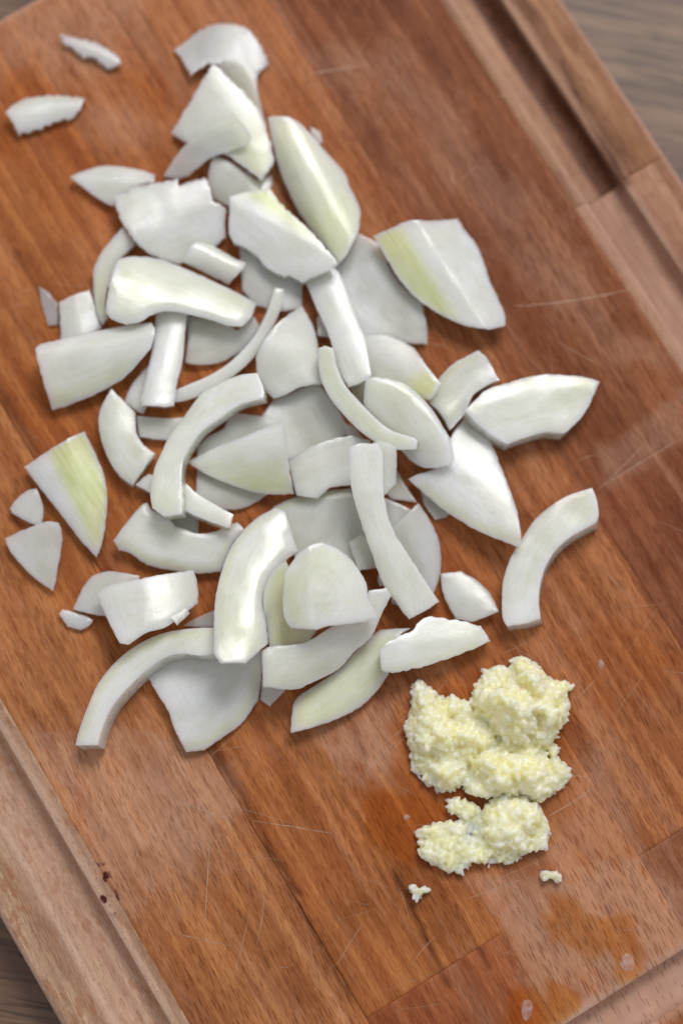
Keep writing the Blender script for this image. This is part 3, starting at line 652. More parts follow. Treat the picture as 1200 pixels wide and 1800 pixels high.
 {"n":"onion_petal","l":"large white veined onion wedge on the right, tip pointing down","c":[34.72,6.33,7.15],"g":[0.0562,-0.0985],"o":[[-17.1,2.0],[-14.1,3.2],[-9.6,4.5],[-6.9,8.0],[-5.8,13.2],[-1.8,18.8],[1.2,16.1],[4.9,11.6],[7.2,5.5],[9.0,0.3],[10.6,-4.9],[11.7,-10.1],[12.0,-14.4],[11.8,-16.9],[7.9,-15.4],[2.5,-13.0],[-3.1,-9.8],[-8.5,-5.9],[-13.6,-1.2]],"b":[[0.643,-0.766,11.787,2.4]],"k":[],"t":3.12,"s":[0.0,-0.0],"tn":[["c",0.0],["e",13,18,3.33,0.5,0.6]],"cl":0.0,"j":0.18},
 {"n":"onion_slice","l":"greyish curved onion block touching the separate wedge at upper right","c":[31.94,32.78,5.52],"g":[0.0004,-0.0004],"o":[[-6.1,2.1],[-1.7,6.4],[4.7,9.9],[7.2,7.3],[9.9,1.8],[5.8,-0.2],[2.7,-2.5],[0.7,-7.2],[-1.9,-10.5],[-3.4,-12.0],[-5.5,-7.5],[-8.7,-4.3]],"b":[[0.766,0.643,7.027,-2.2]],"k":[],"t":5.4,"s":[0.0,-0.0],"tn":[["c",0.15],["e",0,2,2.42,0.5]],"cl":0.15,"j":0.18},
 {"n":"onion_slice","l":"thick wedge-shaped onion slice farthest to the right","c":[50.72,27.3,8.21],"g":[-0.1078,-0.0485],"o":[[-18.3,-1.7],[-15.2,1.6],[-12.0,4.3],[-6.2,6.3],[-0.5,8.1],[4.7,8.7],[12.3,8.4],[18.0,7.0],[16.1,3.0],[13.4,-2.1],[8.3,-7.2],[3.1,-7.0],[-1.3,-8.2],[-7.0,-10.4],[-10.8,-8.4],[-15.3,-4.8]],"b":[],"k":[[-16.134,0.159,-0.18,0.984,0.0,0.12]],"t":5.8500000000000005,"s":[-0.61,-1.21],"tn":[["c",0.04],["e",0,7,3.94,0.35]],"cl":0.0,"j":0.18},
 {"n":"onion_petal","l":"see-through onion scrap under the left end of the centre green petal","c":[-30.11,5.56,2.0],"g":[-0.0357,-0.002],"o":[[-8.4,5.8],[-0.2,4.1],[10.6,1.9],[10.6,-1.0],[7.4,-3.1],[2.4,-5.1],[-3.9,-4.6],[-8.6,-2.1]],"b":[[0.966,0.259,7.745,1.0]],"k":[],"t":1.2480000000000002,"s":[0.0,-0.0],"tn":[["c",0.35]],"cl":0.32,"j":0.18},
 {"n":"onion_petal","l":"white onion piece behind the centre green petal, right of the inner arc","c":[-25.77,18.85,4.49],"g":[0.1373,0.0833],"o":[[-3.4,7.6],[4.3,6.3],[10.7,5.0],[11.5,-2.9],[1.6,-5.9],[-12.9,-5.6],[-12.4,-1.3],[-9.5,1.1],[-5.7,3.0]],"b":[[0.996,0.087,7.831,1.6]],"k":[],"t":1.7160000000000002,"s":[0.0,-0.0],"tn":[["c",0.15]],"cl":0.25,"j":0.18},
 {"n":"onion_petal","l":"broad grey translucent onion layer left of the long diagonal strip","c":[-3.63,-5.14,3.24],"g":[-0.0364,-0.0316],"o":[[-14.7,6.1],[-9.7,8.6],[-1.3,10.5],[6.2,11.2],[8.6,6.0],[11.9,-0.1],[11.9,-8.0],[7.4,-11.1],[-0.9,-10.5],[-8.4,-8.2],[-11.4,0.2]],"b":[[0.174,0.985,15.49,1.8]],"k":[],"t":1.7160000000000002,"s":[0.0,-0.0],"tn":[["c",0.2],["e",0,3,2.73,0.6]],"cl":0.32,"j":0.18},
 {"n":"onion_petal","l":"greenish onion tip peeking out right of the long strip top","c":[14.5,6.89,1.37],"g":[0.0,0.0],"o":[[-2.4,6.7],[0.1,4.4],[2.2,0.6],[5.6,-4.5],[-0.9,-3.7],[-3.6,-1.3]],"b":[],"k":[],"t":1.2480000000000002,"s":[0.0,-0.0],"tn":[["c",0.6]],"cl":0.4,"j":0.18},
 {"n":"onion_petal","l":"small onion scrap behind the half-moon and the long strip","c":[13.88,-0.69,1.52],"g":[0.0,0.0],"o":[[-3.6,4.6],[-0.3,3.5],[4.7,1.1],[2.1,-3.3],[-1.0,-4.9],[-3.0,-1.1]],"b":[],"k":[],"t":1.4040000000000001,"s":[0.0,-0.0],"tn":[["c",0.2]],"cl":0.3,"j":0.18},
 {"n":"onion_petal","l":"half-moon onion sliver on the right of the long diagonal strip","c":[20.42,-9.7,2.76],"g":[-0.0736,0.0621],"o":[[-0.1,11.7],[3.4,6.5],[5.5,1.1],[5.9,-4.5],[5.0,-9.4],[3.9,-12.1],[-0.9,-8.7],[-6.9,0.3],[-6.9,5.0]],"b":[[0.423,-0.906,6.122,1.0]],"k":[],"t":1.56,"s":[0.0,-0.0],"tn":[["c",0.15]],"cl":0.3,"j":0.18},
 {"n":"onion_petal","l":"small upright onion bit left of the long diagonal strip","c":[6.04,-11.82,4.49],"g":[-0.2205,0.0107],"o":[[-4.1,3.1],[-0.9,5.2],[2.2,2.2],[4.8,-3.3],[-1.6,-4.5]],"b":[[0.174,-0.985,4.128,0.8]],"k":[],"t":1.8719999999999999,"s":[0.0,-0.0],"tn":[["c",0.15]],"cl":0.15,"j":0.18},
 {"n":"onion_petal","l":"small translucent onion scrap under the big lower-left arc end","c":[-41.96,-3.32,1.21],"g":[0.0,0.0],"o":[[-5.2,2.4],[-0.3,4.7],[3.8,2.4],[4.2,-3.7],[-1.8,-4.5]],"b":[],"k":[],"t":1.0919999999999999,"s":[0.0,-0.0],"tn":[["c",0.15]],"cl":0.45,"j":0.18},
 {"n":"onion_petal","l":"broad curved onion petal below the inner arc, hollow side up","c":[-43.71,-8.94,4.85],"g":[0.0003,0.0781],"o":[[-16.2,0.7],[-13.7,4.4],[-8.9,10.3],[-7.7,10.9],[-6.3,8.9],[-2.5,7.0],[-0.0,4.5],[5.7,2.7],[10.0,3.0],[16.2,5.8],[18.1,3.6],[15.0,-0.5],[12.0,-7.3],[6.3,-7.9],[-1.2,-7.0],[-7.5,-5.5],[-12.4,-2.4],[-15.0,-1.8]],"b":[[0.985,-0.174,9.386,1.2]],"k":[],"t":3.5100000000000002,"s":[0.0,0.45],"tn":[["c",0.08],["e",11,17,3.33,0.4,0.6],["e",3,9,1.82,-0.1,0.5]],"cl":0.0,"j":0.18},
 {"n":"onion_slice","l":"narrow onion strip crossing under the lower end of the inner arc","c":[-41.09,2.66,6.37],"g":[0.1162,-0.1526],"o":[[-13.6,4.1],[-9.9,7.0],[-1.4,5.1],[3.1,1.4],[7.5,-1.4],[12.8,-4.5],[12.0,-8.0],[7.6,-6.7],[2.6,-4.6],[-1.2,-2.4],[-8.9,1.6]],"b":[],"k":[],"t":4.05,"s":[0.0,-0.76],"tn":[["c",0.08],["e",3,6,1.52,0.4]],"cl":0.0,"j":0.18},
 {"n":"onion_petal","l":"pale onion piece half hidden behind the shiny curved block at left","c":[-61.06,-22.32,2.84],"g":[0.0058,-0.0209],"o":[[-9.5,-3.8],[-7.1,1.9],[-4.7,5.0],[-0.2,6.2],[7.8,5.0],[7.8,-2.2],[3.5,-6.0],[-0.7,-5.7],[-5.0,-5.1]],"b":[[0.5,0.866,7.88,1.0]],"k":[],"t":1.8719999999999999,"s":[0.0,-0.0],"tn":[["c",0.15]],"cl":0.15,"j":0.18},
 {"n":"onion_petal","l":"shiny curved onion block left of the big lower arc, with vertical glare","c":[-50.08,-25.35,11.63],"g":[-0.02,-0.21],"o":[[-13.8,2.8],[-10.2,4.9],[-3.4,6.2],[3.3,7.6],[11.4,9.2],[12.6,5.1],[12.8,0.4],[8.5,-3.6],[4.4,-6.5],[0.2,-7.7],[-4.5,-10.8],[-6.8,-10.4],[-9.1,-6.4],[-11.4,-2.0]],"b":[[-0.122,0.993,13.357,4.0]],"k":[],"t":2.4960000000000004,"s":[0.0,-0.0],"tn":[["c",0.06],["e",7,10,2.12,-0.1,0.7]],"cl":0.0,"j":0.18},
 {"n":"onion_petal","l":"large white onion petal lowest in the pile, partly under the big crescent","c":[-34.6,-47.55,4.07],"g":[-0.0278,0.0128],"o":[[-16.3,4.1],[-13.6,-0.4],[-10.4,-5.3],[-9.1,-9.0],[-7.1,-13.2],[-5.7,-15.8],[-1.1,-15.4],[3.8,-12.0],[8.7,-8.3],[12.9,-2.2],[13.8,4.6],[14.7,10.2],[7.8,12.4],[-2.6,11.0],[-11.6,8.8]],"b":[[0.574,0.819,15.699,2.2]],"k":[],"t":2.34,"s":[0.0,-0.0],"tn":[["c",0.03],["e",5,10,4.24,0.5,0.5]],"cl":0.0,"j":0.18},
 {"n":"onion_petal","l":"tiny onion bit under the lower edge of the pile","c":[-18.45,-47.73,1.52],"g":[0.0,0.0],"o":[[-2.4,3.1],[2.6,2.4],[3.6,0.1],[-0.3,-3.9],[-2.7,-2.1]],"b":[],"k":[],"t":1.4040000000000001,"s":[0.0,-0.0],"tn":[["c",0.3]],"cl":0.2,"j":0.18},
 {"n":"onion_petal","l":"long green-tinged onion petal at the bottom of the pile, nearest the garlic","c":[1.57,-45.56,4.87],"g":[0.0464,-0.065],"o":[[-14.8,-13.0],[-14.2,-5.8],[-12.9,-3.3],[-8.1,-0.3],[-2.0,3.8],[2.2,8.6],[8.3,14.0],[16.4,14.3],[13.7,12.5],[11.8,7.7],[10.3,1.7],[4.8,-5.0],[-2.0,-9.0],[-8.7,-11.4]],"b":[[0.766,0.643,6.947,3.0]],"k":[],"t":2.4960000000000004,"s":[0.0,-0.0],"tn":[["c",0.6],["e",0,7,1.52,-0.3,0.6]],"cl":0.0,"j":0.18},
 {"n":"onion_slice","l":"thick onion wedge at the lower right of the pile above the garlic","c":[23.31,-35.64,8.85],"g":[-0.1859,-0.1383],"o":[[-13.4,-1.8],[-10.3,0.9],[-5.5,3.3],[-2.7,6.0],[0.1,7.3],[3.5,6.6],[6.9,6.2],[13.0,4.9],[15.4,0.9],[11.6,-0.9],[4.7,-3.6],[-2.7,-6.0],[-9.5,-7.4],[-13.1,-7.2]],"b":[],"k":[[-12.112,-0.448,-0.094,0.996,0.05,0.35]],"t":5.4,"s":[0.0,-0.0],"tn":[["c",0.03],["e",9,13,2.12,0.4]],"cl":0.0,"j":0.2},
 {"n":"onion_chip","l":"tiny pale onion scrap behind the glossy wedge at the top centre","c":[-6.99,103.89,1.21],"g":[0.0,0.0],"o":[[-1.6,2.9],[1.1,1.3],[2.0,-1.7],[0.1,-2.6],[-1.6,-0.0]],"b":[],"k":[],"t":1.0919999999999999,"s":[0.0,-0.0],"tn":[["c",0.15]],"cl":0.4,"j":0.18},
 {"n":"onion_chip","l":"tiny onion crumb between the plump block and the long strip","c":[11.1,-18.39,1.37],"g":[0.0,0.0],"o":[[-1.5,1.2],[0.2,2.1],[1.5,-0.3],[0.9,-1.8],[-0.9,-1.5]],"b":[],"k":[],"t":1.2480000000000002,"s":[0.0,-0.0],"tn":[["c",0.15]],"cl":0.2,"j":0.2},
 {"n":"onion_chip","l":"tiny onion crumb beside the foot of the long diagonal strip","c":[14.49,-23.82,1.06],"g":[0.0,0.0],"o":[[-1.3,0.6],[0.5,1.5],[1.4,0.0],[0.2,-1.5],[-1.1,-0.9]],"b":[],"k":[],"t":0.9359999999999999,"s":[0.0,-0.0],"tn":[["c",0.15]],"cl":0.3,"j":0.2},
 {"n":"onion_chip","l":"small pale onion scrap above the right end of the big crescent","c":[-36.1,-29.17,1.21],"g":[0.0,0.0],"o":[[-5.6,-1.3],[-2.1,0.8],[2.8,2.9],[3.1,-1.9]],"b":[],"k":[],"t":1.0919999999999999,"s":[0.0,-0.0],"tn":[["c",0.15]],"cl":0.35,"j":0.18},
 {"n":"onion_chip","l":"small see-through onion scrap right of the shiny curved block","c":[-41.37,-28.79,11.83],"g":[-0.28,-0.28],"o":[[-2.5,-0.3],[1.4,2.4],[2.3,0.9],[-0.7,-2.5]],"b":[],"k":[],"t":0.9359999999999999,"s":[0.0,-0.0],"tn":[["c",0.15]],"cl":0.35,"j":0.18},
 {"n":"onion_chip","l":"small onion scrap between the grey square and the thin centre strip","c":[3.01,20.67,3.23],"g":[-0.28,0.28],"o":[[-2.4,2.8],[0.8,1.5],[3.1,-1.8],[-1.2,-2.0]],"b":[],"k":[],"t":1.0919999999999999,"s":[0.0,-0.0],"tn":[["c",0.15]],"cl":0.3,"j":0.18},
 {"n":"onion_petal","l":"rounded onion petal with a green tip right of the white strip","c":[13.72,38.06,6.6],"g":[0.2439,0.007],"o":[[-10.7,8.3],[-3.5,9.2],[1.5,7.8],[5.8,5.1],[8.3,0.9],[10.6,-2.5],[12.5,-5.0],[10.6,-8.4],[9.4,-9.6],[5.1,-7.9],[0.2,-6.8],[-7.6,-6.1],[-9.9,1.4]],"b":[[0.819,-0.574,9.348,2.4]],"k":[],"t":2.34,"s":[0.0,-0.0],"tn":[["c",0.15],["g",3.67,-0.78,9.68,-6.95,1.0]],"cl":0.12,"j":0.18},
 {"n":"onion_petal","l":"small greenish onion scrap under the thin centre strip","c":[5.51,31.3,3.92],"g":[0.28,0.28],"o":[[-3.7,2.7],[0.6,3.9],[2.8,0.2],[1.3,-5.6],[-1.4,-1.8]],"b":[],"k":[],"t":1.4040000000000001,"s":[0.0,-0.0],"tn":[["c",0.6]],"cl":0.3,"j":0.18},
 {"n":"onion_petal","l":"broad onion trapezoid in the centre, rounded lower left corner","c":[-13.59,41.15,7.51],"g":[-0.23,0.003],"o":[[-9.1,-0.8],[-7.3,2.9],[-4.1,7.6],[-0.4,11.3],[3.0,14.2],[5.0,10.7],[6.6,6.7],[7.5,1.8],[8.7,-7.5],[5.4,-7.9],[1.7,-8.9],[-1.5,-10.5],[-4.4,-11.4],[-6.6,-9.3],[-8.5,-6.3]],"b":[[0.643,-0.766,11.439,2.6]],"k":[[1.459,-3.291,0.562,0.827,0.0,0.15]],"t":2.652,"s":[0.0,-0.0],"tn":[["c",0.12]],"cl":0.0,"j":0.18},
 {"n":"onion_slice","l":"straight white onion strip running down from the sawn-edged wedge","c":[-0.47,50.1,7.04],"g":[0.1379,-0.0885],"o":[[-10.3,14.4],[-4.6,15.7],[-1.4,16.1],[1.1,11.5],[3.1,5.5],[4.9,-0.1],[6.8,-5.4],[8.0,-12.1],[8.3,-15.3],[5.4,-17.0],[2.3,-18.0],[0.5,-14.3],[-1.5,-8.4],[-3.3,-2.4],[-5.9,3.6],[-7.8,8.4]],"b":[[0.375,-0.927,5.319,1.0]],"k":[],"t":2.8800000000000003,"s":[0.0,-0.0],"tn":[["c",0.03],["e",9,10,1.52,0.4]],"cl":0.0,"j":0.18},
 {"n":"onion_petal","l":"half-moon onion petal right of centre, under the thin curved strip","c":[17.6,22.75,9.81],"g":[0.28,0.2704],"o":[[-11.3,11.1],[-8.9,11.8],[-3.8,10.9],[1.1,8.6],[5.4,4.1],[8.5,-0.5],[11.0,-5.5],[11.9,-10.4],[10.3,-11.9],[5.5,-12.1],[1.2,-10.2],[-2.5,-6.1],[-8.6,0.7],[-11.9,3.7],[-11.6,7.6]],"b":[[0.707,-0.707,6.839,2.2]],"k":[],"t":2.4960000000000004,"s":[0.0,-0.0],"tn":[["c",0.2],["e",1,7,1.52,-0.2,0.7]],"cl":0.0,"j":0.18},
 {"n":"onion_slice","l":"thin curved onion strip in the centre crossing the half-moon petal","c":[4.15,26.64,10.5],"g":[0.28,0.2264],"o":[[-10.2,15.4],[-8.5,16.0],[-6.4,15.2],[-5.3,10.2],[-3.0,5.2],[0.8,0.8],[4.5,-3.1],[8.8,-6.6],[14.4,-8.8],[15.6,-9.7],[15.3,-11.9],[9.5,-11.6],[5.8,-10.1],[0.8,-6.5],[-3.0,-2.7],[-6.7,1.8],[-9.1,6.1],[-10.2,11.0]],"b":[],"k":[],"t":4.05,"s":[0.91,0.45],"tn":[["c",0.25]],"cl":0.0,"j":0.05},
 {"n":"onion_petal","l":"white onion block with a grey fold left of the long strip top","c":[-2.67,11.44,6.52],"g":[-0.0053,0.103],"o":[[-11.4,1.0],[-7.4,4.0],[-1.1,6.6],[5.2,8.3],[10.2,7.0],[10.2,-4.3],[-0.3,-5.6],[-3.6,-8.7],[-9.2,-7.8]],"b":[],"k":[[-3.656,6.335,0.994,0.108,0.18,0.05]],"t":2.4960000000000004,"s":[0.0,-0.0],"tn":[["c",0.08]],"cl":0.08,"j":0.18},
 {"n":"onion_petal","l":"short upright onion block tucked behind the top of the long strip","c":[11.06,10.16,11.2],"g":[0.28,0.28],"o":[[-2.9,6.6],[-0.5,6.7],[3.2,5.2],[3.3,0.2],[3.1,-4.1],[0.1,-7.1],[-2.9,-6.8]],"b":[[0.087,0.996,3.439,1.0]],"k":[],"t":2.34,"s":[0.0,-0.0],"tn":[["c",0.15]],"cl":0.1,"j":0.18},
 {"n":"onion_petal","l":"pointed pale green onion petal in the centre left, smooth side up","c":[-23.81,12.49,7.41],"g":[0.1703,0.2729],"o":[[-17.3,0.4],[-13.9,2.1],[-8.8,4.4],[-3.7,6.0],[2.6,8.3],[8.6,10.4],[9.3,6.3],[9.8,1.3],[10.3,-3.0],[11.3,-8.3],[6.2,-8.4],[0.6,-7.8],[-6.3,-5.5],[-11.6,-3.2]],"b":[[0.951,0.309,11.357,2.6]],"k":[],"t":2.4960000000000004,"s":[0.0,-0.0],"tn":[["c",0.2],["g",-0.23,3.28,1.36,-8.88,0.6],["e",0,5,1.36,-0.2,0.7]],"cl":0.0,"j":0.18},
 {"n":"onion_petal","l":"ridged square onion piece with torn top edge, upper left of pile","c":[-45.64,79.49,5.88],"g":[-0.1083,0.0228],"o":[[-15.9,5.9],[-13.3,6.9],[-10.3,8.7],[-5.7,9.7],[1.2,11.0],[1.7,8.9],[4.5,10.3],[8.6,11.5],[10.0,8.7],[10.7,5.4],[14.5,2.8],[14.2,-0.9],[14.2,-4.6],[9.7,-8.5],[2.1,-12.3],[-4.1,-11.0],[-8.5,-8.3],[-11.7,-4.5],[-14.4,0.2]],"b":[[0.866,0.5,13.039,2.5]],"k":[],"t":2.34,"s":[0.0,-0.0],"tn":[["c",0.03],["g",1.06,-0.99,4.27,-12.08,0.35]],"cl":0.08,"j":0.25},
 {"n":"onion_slice","l":"big white sawn-edged onion wedge above the straight strip","c":[-17.43,73.78,8.66],"g":[0.2621,0.2119],"o":[[-12.6,11.1],[-7.1,12.6],[-1.8,13.3],[2.1,7.7],[8.3,1.7],[13.8,-5.0],[16.4,-8.7],[13.8,-10.4],[9.8,-11.7],[6.9,-13.0],[4.0,-10.9],[1.3,-10.7],[-2.3,-8.6],[-4.0,-6.9],[-5.2,-5.2],[-8.6,-2.7],[-11.5,-1.3],[-12.9,1.1],[-12.8,5.5]],"b":[],"k":[[-13.197,10.233,0.523,0.852,0.5,0.02]],"t":3.6,"s":[0.0,-0.0],"tn":[["c",0.0],["g",0.62,2.32,3.66,6.74,1.0]],"cl":0.0,"j":0.2},
 {"n":"onion_petal","l":"largest glossy onion wedge at the top centre with bright highlight","c":[-6.51,87.78,9.12],"g":[0.0,0.0],"o":[[-13.4,19.0],[-7.5,18.9],[-4.7,17.4],[-1.2,13.9],[2.8,9.5],[7.4,4.7],[8.7,0.9],[11.4,-5.3],[11.4,-10.1],[10.9,-13.4],[8.0,-19.4],[5.7,-21.8],[2.8,-17.4],[-1.2,-12.2],[-4.8,-6.5],[-7.6,-1.0],[-10.5,6.0],[-12.2,13.1]],"b":[[0.469,-0.883,8.762,5.0]],"k":[[-12.354,19.696,0.908,0.418,0.0,0.55]],"t":3.5100000000000002,"s":[0.0,-0.0],"tn":[["c",0.3],["g",0.35,3.0,8.04,-11.32,0.35]],"cl":0.0,"j":0.18},
 {"n":"onion_petal","l":"small folded onion piece on the lower corner of the ridged square","c":[-34.16,67.27,6.11],"g":[-0.045,0.28],"o":[[-8.6,-0.0],[-6.1,3.9],[-4.5,5.2],[-0.4,4.4],[4.6,1.6],[8.4,0.1],[7.5,-2.2],[3.8,-5.7],[-0.5,-3.7],[-5.1,-1.5]],"b":[[0.906,-0.423,3.837,1.8]],"k":[],"t":2.4960000000000004,"s":[0.0,-0.0],"tn":[["c",0.15],["e",2,5,1.82,0.5]],"cl":0.0,"j":0.18},
 {"n":"onion_petal","l":"large two-toned onion petal at upper right, green left and white right","c":[27.74,64.47,8.36],"g":[-0.185,-0.0346],"o":[[-19.2,9.5],[-14.5,11.3],[-9.6,13.1],[-4.2,13.3],[3.7,15.3],[5.7,12.2],[8.8,8.0],[10.7,3.0],[12.1,-1.9],[14.3,-7.1],[16.1,-11.7],[16.1,-14.8],[11.4,-16.4],[5.8,-15.3],[0.7,-13.1],[-6.1,-8.7],[-11.2,-3.5],[-15.0,2.3]],"b":[[0.574,-0.819,11.803,2.0]],"k":[[-8.548,14.279,0.847,0.531,0.12,0.3]],"t":3.12,"s":[0.0,-0.0],"tn":[["c",0.02],["g",-2.51,1.15,-7.11,-1.68,0.95]],"cl":0.0,"j":0.18},
 {"n":"onion_slice","l":"thin curved onion strip above the inner arc, curling up to the right","c":[-28.06,41.65,5.22],"g":[-0.0468,0.1403],"o":[[10.3,17.8],[12.7,17.6],[12.2,13.2],[9.7,7.4],[6.5,1.8],[2.7,-2.7],[-2.9,-7.1],[-8.7,-10.4],[-13.6,-12.2],[-16.5,-12.7],[-15.9,-9.4],[-12.4,-7.8],[-8.7,-6.3],[-3.5,-3.4],[0.9,0.4],[4.7,4.8],[7.8,10.6],[9.4,15.0]],"b":[],"k":[],"t":4.05,"s":[-1.06,0.76],"tn":[["c",0.12],["e",0,8,1.21,0.4]],"cl":0.0,"j":0.05},
 {"n":"onion_slice","l":"upright onion strip standing under the shiny arc like a T stem","c":[-46.84,40.35,7.46],"g":[-0.0287,-0.1433],"o":[[-2.9,14.0],[5.7,13.3],[5.0,6.9],[4.6,-0.4],[3.4,-6.5],[2.7,-13.0],[0.4,-13.6],[-5.7,-13.2],[-6.2,-11.0],[-4.6,-3.1],[-3.3,4.9]],"b":[[0.174,0.985,5.27,1.2]],"k":[[-1.328,13.177,0.994,-0.105,0.0,0.45]],"t":3.06,"s":[0.0,-0.0],"tn":[["c",0.04]],"cl":0.0,"j":0.18},
 {"n":"onion_petal","l":"big trapezoid onion petal at left with a greenish lower edge","c":[-66.24,39.73,8.59],"g":[-0.04,0.2591],"o":[[-15.1,3.2],[-13.9,4.6],[-8.3,5.8],[0.6,7.9],[8.2,9.4],[15.8,10.2],[17.0,8.0],[16.0,3.5],[12.8,-0.4],[8.9,-4.2],[5.0,-6.6],[-0.8,-9.3],[-6.5,-11.4],[-10.9,-12.6],[-11.7,-9.6],[-12.9,-5.3],[-14.0,-1.0]],"b":[[0.97,0.242,9.558,2.6]],"k":[[-15.518,0.935,-0.172,0.985,0.55,0.0]],"t":3.12,"s":[0.0,-0.0],"tn":[["c",0.02],["g",-0.39,1.4,1.66,-10.18,0.7]],"cl":0.0,"j":0.18},
 {"n":"onion_petal","l":"big shiny onion arc capping the upright strip, glare at its right end","c":[-45.09,57.7,9.12],"g":[-0.2094,-0.28],"o":[[-14.4,9.3],[-9.5,10.5],[-3.4,10.1],[4.2,7.3],[10.6,4.4],[17.1,1.2],[22.2,-1.6],[21.1,-5.8],[18.6,-8.8],[14.8,-8.6],[9.9,-7.1],[4.8,-6.0],[-0.1,-5.2],[-5.0,-6.3],[-8.1,-8.4],[-11.9,-9.1],[-15.6,-7.8],[-17.2,-6.0],[-16.6,-0.5],[-15.6,4.9]],"b":[[0.94,-0.342,12.629,3.0]],"k":[],"t":3.5100000000000002,"s":[0.0,-0.0],"tn":[["c",0.28],["e",6,18,2.42,-0.25,0.8]],"cl":0.0,"j":0.18},
 {"n":"onion_slice","l":"big inner onion arc left of centre, curving from upper right down","c":[-37.85,18.59,10.41],"g":[0.2237,-0.1705],"o":[[15.7,16.9],[17.4,12.4],[17.5,9.7],[13.7,8.9],[10.6,8.0],[6.2,5.0],[1.2,1.3],[-1.9,-3.1],[-3.6,-6.9],[-3.8,-10.8],[-3.5,-21.0],[-8.2,-21.5],[-11.4,-19.0],[-12.0,-15.1],[-11.2,-8.6],[-9.5,-4.2],[-7.1,1.1],[-3.4,6.1],[0.9,11.8],[5.3,14.2],[10.4,16.4]],"b":[],"k":[[-3.599,-20.838,-0.881,0.473,0.0,0.0]],"t":4.95,"s":[1.06,-0.61],"tn":[["c",0.05],["e",12,20,1.67,0.55,0.6]],"cl":0.0,"j":0.05},
 {"n":"onion_slice","l":"largest onion crescent at the lower left of the pile","c":[-52.11,-43.25,8.36],"g":[0.1984,-0.0882],"o":[[-16.5,-18.4],[-15.7,-14.6],[-13.7,-8.7],[-10.8,-2.2],[-6.4,3.2],[-1.1,7.3],[5.5,10.3],[12.6,11.5],[19.7,11.7],[20.5,8.0],[20.2,5.2],[16.3,4.4],[11.3,5.0],[6.5,4.0],[1.8,0.8],[-3.0,-3.7],[-6.9,-8.4],[-9.3,-13.6],[-10.5,-18.4]],"b":[],"k":[],"t":6.3,"s":[1.52,-1.52],"tn":[["c",0.02],["e",0,8,3.03,0.5,0.6]],"cl":0.0,"j":0.05},
 {"n":"onion_petal","l":"big curved onion petal above the lowest white one, hollow facing right","c":[-23.58,-20.72,12.82],"g":[-0.0258,-0.2739],"o":[[-9.0,-6.2],[-8.2,0.7],[-6.1,8.4],[-2.8,14.1],[1.4,18.2],[6.1,21.0],[8.8,19.7],[10.9,13.3],[12.3,9.3],[8.9,6.4],[5.1,2.0],[3.8,-3.6],[4.2,-8.9],[4.9,-15.1],[-0.6,-20.4],[-7.0,-20.5],[-8.8,-17.8]],"b":[[0.309,0.951,9.264,2.2]],"k":[],"t":4.5,"s":[0.0,-0.0],"tn":[["c",0.15],["e",0,5,3.03,0.5,0.5],["e",7,13,3.03,-0.15,0.8]],"cl":0.0,"j":0.18},
 {"n":"onion_petal","l":"green onion strip under the white block at the bottom centre","c":[-14.3,-27.26,12.05],"g":[-0.28,0.28],"o":[[-5.6,3.3],[-3.3,10.2],[0.0,12.5],[3.8,5.7],[5.3,-4.2],[8.3,-4.5],[5.4,-8.5],[-4.2,-9.5]],"b":[[0.087,0.996,8.7,-1.0]],"k":[],"t":2.1839999999999997,"s":[0.0,-0.0],"tn":[["c",0.8]],"cl":0.0,"j":0.18},
 {"n":"onion_petal","l":"pale onion petal under the white block, running to the lower left","c":[-4.69,-36.8,11.73],"g":[-0.28,0.28],"o":[[-15.7,-0.8],[-13.6,0.2],[-5.1,1.1],[1.6,5.0],[9.1,8.5],[11.7,14.8],[16.5,15.5],[17.5,13.5],[15.1,8.8],[12.3,2.9],[7.6,-1.2],[4.2,-5.1],[-2.4,-8.6],[-7.7,-10.7],[-15.3,-10.1]],"b":[[0.848,0.53,7.625,2.4]],"k":[],"t":2.8080000000000003,"s":[0.0,-0.0],"tn":[["c",0.1],["g",-1.17,1.26,1.77,-7.49,0.3]],"cl":0.06,"j":0.18},
 {"n":"onion_petal","l":"plump white onion block on top at the bottom centre of the pile","c":[-4.19,-22.82,21.49],"g":[-0.2548,0.1337],"o":[[-10.7,-1.2],[-10.1,4.6],[-7.3,8.5],[-3.4,11.3],[-0.8,12.1],[3.2,10.5],[7.1,7.4],[10.4,2.2],[10.9,-1.1],[12.8,-5.1],[13.2,-6.9],[7.8,-8.1],[-0.1,-9.2],[-2.7,-10.0],[-8.8,-9.3],[-10.4,-6.5]],"b":[[0.5,0.866,14.882,1.8],[-0.866,0.5,12.501,2.2]],"k":[[-3.294,-9.476,-0.999,-0.038,0.6,0.0]],"t":5.4,"s":[0.0,-0.0],"tn":[["c",0.06],["g",-5.19,-0.23,-8.8,-1.68,0.3]],"cl":0.0,"j":0.18},
 {"n":"onion_slice","l":"long straight diagonal onion strip right of the centre, on top","c":[11.65,-7.55,12.15],"g":[-0.0574,0.28],"o":[[-9.6,21.4],[-6.8,22.8],[-2.1,23.1],[-1.0,20.3],[-0.7,10.1],[1.6,1.5],[5.7,-4.8],[10.5,-11.9],[14.0,-16.8],[9.9,-19.4],[6.0,-21.6],[2.9,-17.7],[-1.1,-12.2],[-4.0,-4.3],[-6.6,2.9],[-9.3,12.7]],"b":[],"k":[[-8.97,20.991,0.939,0.343,0.35,0.02]],"t":3.6,"s":[0.0,-0.0],"tn":[["c",0.04],["e",10,15,1.52,0.5]],"cl":0.0,"j":0.18}]

for i, q in enumerate(ONION): onion_piece(q, i)

